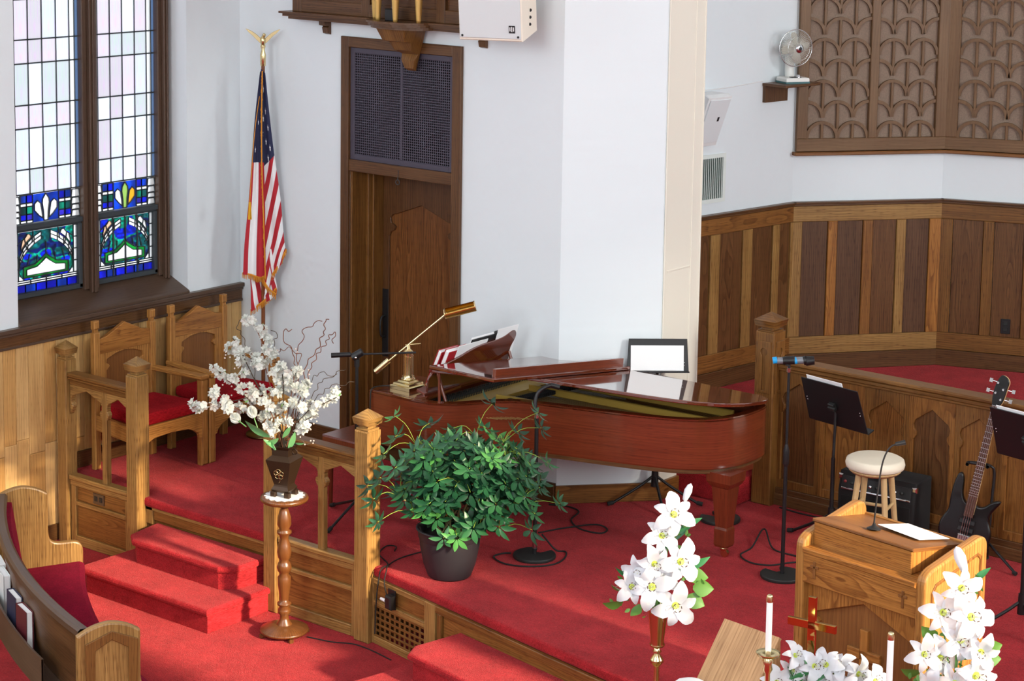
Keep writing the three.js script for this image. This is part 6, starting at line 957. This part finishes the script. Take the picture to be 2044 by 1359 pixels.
// ---- flag in the corner ----
{
  const y0 = PL, bx0 = V3(-4.17, 0, -0.13);
  const st = thing('flag_stand', 'round tan flag stand base in the corner behind the blossoms', 'stand', [bx0.x, y0, bx0.z]); mesh('base', lathe([[0, 0], [0.13, 0], [0.13, 0.02], [0.05, 0.045], [0.03, 0.12], [0, 0.12]], 32), MAT.brassDull, st);
  const p = thing('flag_pole', 'wooden flag pole topped by a gilded eagle', 'flag pole', [bx0.x, y0 + 0.03, bx0.z]); const top = 2.83;
  mesh('pole', rod([0, 0.02, 0], [0, top, 0], 0.016, 0.014), wood('#8a5330', 'flat', 0.35), p);
  const e = grouped('eagle', p); mesh('eagle_base', lathe([[0, top - 0.06], [0.02, top - 0.06], [0.022, top + 0.02], [0.012, top + 0.06], [0.02, top + 0.085], [0.014, top + 0.1], [0, top + 0.1]], 18), MAT.brass, e); mesh('eagle_body', at(new THREE.SphereGeometry(0.028, 12, 10).scale(0.8, 1.4, 0.8), 0, top + 0.125, 0), MAT.brass, e); mesh('eagle_head', at(new THREE.SphereGeometry(0.014, 10, 8), 0.012, top + 0.168, 0), MAT.brass, e);
  const wing = new THREE.Shape(); wing.moveTo(0.0, 0.0); wing.bezierCurveTo(0.03, 0.02, 0.05, 0.06, 0.13, 0.085); wing.bezierCurveTo(0.11, 0.06, 0.1, 0.05, 0.085, 0.04); wing.bezierCurveTo(0.06, 0.02, 0.04, -0.01, 0.01, -0.03);
  for (const f of [1, -1]) { const w = prism(wing.clone(), 0.006, { bevel: 0.002 }); if (f < 0) w.rotateY(Math.PI); w.rotateY(0.68); mesh('wing', w.translate(0, top + 0.13, 0), MAT.brass, e); }
  // hanging folds: each a curved sheet given by left and right edges [a0, a1] down its length, with its printed stripes
  const fl = thing('flag', 'american flag with gold fringe hanging in folds from its pole', 'flag', [bx0.x, y0 + 2.8, bx0.z]);
  const RED = '#b3202e', WHT = '#eceef0', BLU = '#23284a', GOLD = '#d48a1e';
  function sheet(name, rows, depth, draw, wig) {
    const cv = document.createElement('canvas'); cv.width = 256; cv.height = 512; const c = cv.getContext('2d'); draw(c, 256, 512); const tx = new THREE.CanvasTexture(cv); tx.colorSpace = THREE.SRGBColorSpace;
    const n = 24, pos = [], uv = [], idx = [], m = rows.length * 3;
    const lerpRow = (t) => { const f = t * (rows.length - 1), i = Math.min(rows.length - 2, Math.floor(f)), q = f - i; return rows[i].map((v, j) => v + (rows[i + 1][j] - v) * q); };
    for (let j = 0; j <= m; j++) { const t = j / m, [aL, aR, yL, yR] = lerpRow(t); for (let i = 0; i <= n; i++) { const u = i / n, v = spot(aL + (aR - aL) * u, 0, depth + wig * Math.sin(u * Math.PI * 3 + t) * (0.25 + t) + 0.015 * Math.sin(t * 9)); pos.push(v.x, yL + (yR - yL) * u, v.z); uv.push(u, 1 - t); } }
    for (let j = 0; j < m; j++) for (let i = 0; i < n; i++) { const a = j * (n + 1) + i, b = a + n + 1; idx.push(a, b, a + 1, b, b + 1, a + 1); }
    const g = new THREE.BufferGeometry(); g.setAttribute('position', new THREE.Float32BufferAttribute(pos, 3)); g.setAttribute('uv', new THREE.Float32BufferAttribute(uv, 2)); g.setIndex(idx); g.computeVertexNormals();
    return mesh(name, g, std({ map: tx, roughness: 0.8, side: THREE.DoubleSide }), fl);
  }
  const star = (c, x, y, r) => { c.fillStyle = WHT; c.beginPath(); for (let i = 0; i < 10; i++) { const q = i % 2 ? r * 0.42 : r, a = -Math.PI / 2 + i * Math.PI / 5; c[i ? 'lineTo' : 'moveTo'](x + q * Math.cos(a) * 1.5, y + q * Math.sin(a)); } c.closePath(); c.fill(); };
  // right fold: canton above, slanting stripes below
  sheet('cloth_fold', [[-0.012, 0.02, -0.02, -0.05], [-0.02, 0.055, -0.35, -0.38], [-0.03, 0.085, -0.65, -0.66], [-0.02, 0.13, -0.98, -0.98], [0.0, 0.16, -1.4, -1.3], [0.02, 0.175, -1.72, -1.4]].map(([a, b, c, d]) => [a, b, c, d]), 0.03, (c, w, h) => {
    c.fillStyle = WHT; c.fillRect(0, 0, w, h); c.fillStyle = RED; for (let i = -3; i < 9; i++) { c.beginPath(); c.moveTo(0, 300 + i * 74 + 90); c.lineTo(w, 240 + i * 74); c.lineTo(w, 276 + i * 74); c.lineTo(0, 336 + i * 74 + 90); c.fill(); }
    c.fillStyle = BLU; c.beginPath(); c.moveTo(0, 0); c.lineTo(w, 0); c.lineTo(w, 205); c.lineTo(0, 245); c.fill(); for (const [x, y] of [[120, 42], [60, 70], [150, 92], [90, 112], [190, 132], [70, 150], [130, 172], [200, 186], [60, 200], [150, 214]]) star(c, x, y, 11);
  }, 0.016);
  // left fold: narrow canton, then upright stripes
  sheet('cloth_fold', [[-0.015, 0.0, -0.04, -0.02], [-0.05, 0.005, -0.36, -0.36], [-0.075, 0.01, -0.66, -0.66], [-0.1, 0.02, -1.0, -1.0], [-0.13, 0.025, -1.33, -1.33], [-0.14, 0.028, -1.55, -1.57]], 0.065, (c, w, h) => {
    c.fillStyle = RED; c.fillRect(0, 0, w, h); c.fillStyle = WHT; c.fillRect(w * 0.2, 0, w * 0.38, h); c.fillStyle = RED; c.fillRect(w * 0.58, 0, w * 0.42, h);
    c.fillStyle = BLU; c.fillRect(0, 0, w, h * 0.43); star(c, 120, 120, 9); star(c, 70, 190, 10);
  }, 0.014);
  // tail under the folds
  sheet('cloth_fold', [[-0.09, 0.06, -1.3, -1.3], [-0.1, 0.09, -1.55, -1.58], [-0.09, 0.105, -1.7, -1.68], [-0.085, 0.1, -1.84, -1.72]], 0.015, (c, w, h) => { c.fillStyle = WHT; c.fillRect(0, 0, w, h); c.fillStyle = RED; for (let i = 0; i < 4; i++) { c.beginPath(); c.moveTo(i * 78 - 60, 0); c.lineTo(i * 78 - 20, 0); c.lineTo(i * 78 + 40, h); c.lineTo(i * 78, h); c.fill(); } }, 0.02);
  // gold fringe: thick knotted cord with threads
  const goldM = std({ color: GOLD, roughness: 0.7 });
  const fringe = (pts, len, dep) => { const cv = curve(pts.map(([a, y]) => { const v = spot(a, 0, dep); return [v.x, y, v.z]; })), l = [], n = Math.round(cv.getLength() / 0.006); for (let i = 0; i <= n; i++) { const q = cv.getPointAt(i / n), L = len * rr(0.8, 1.1); l.push(rod(q.toArray(), [q.x + rr(-0.006, 0.006), q.y - L, q.z + rr(-0.004, 0.008)], 0.003, 0.002, 4)); } l.push(new THREE.TubeGeometry(cv, 40, 0.005, 6)); mesh('gold_fringe', merged(l), goldM, fl); };
  fringe([[-0.145, -1.54], [-0.09, -1.55], [-0.02, -1.57], [0.03, -1.56]], 0.04, 0.075);
  fringe([[0.005, -0.03], [0.0, -0.3], [0.0, -0.7], [0.012, -1.1], [0.026, -1.56]], 0.03, 0.085);
  fringe([[0.07, -1.56], [0.12, -1.48], [0.178, -1.36]], 0.04, 0.045); fringe([[-0.09, -1.83], [-0.02, -1.78], [0.05, -1.72], [0.1, -1.66]], 0.045, 0.03); fringe([[0.0, -1.58], [0.05, -1.66], [0.1, -1.7]], 0.04, 0.06);
  const ts = grouped('tassel', fl); mesh('tassel_cord', tube([[0, -0.05, 0], spot(-0.05, -0.5, 0.1).toArray(), spot(-0.085, -1.0, 0.1).toArray()], 0.003, 30, 5), goldM, ts); const tl = []; for (let i = 0; i < 26; i++) { const a = i * 2.4, r = 0.014 * Math.sqrt((i % 7) / 7); const q = spot(-0.085, -1.0, 0.1); tl.push(rod([q.x + r * 0.4 * Math.cos(a), q.y, q.z + r * 0.4 * Math.sin(a)], [q.x + r * Math.cos(a), q.y - 0.13, q.z + r * Math.sin(a)], 0.0035, 0.003, 4)); } mesh('tassel_threads', merged(tl), std({ color: '#e0a818', roughness: 0.7 }), ts);
}

renderer.render(scene, camera);
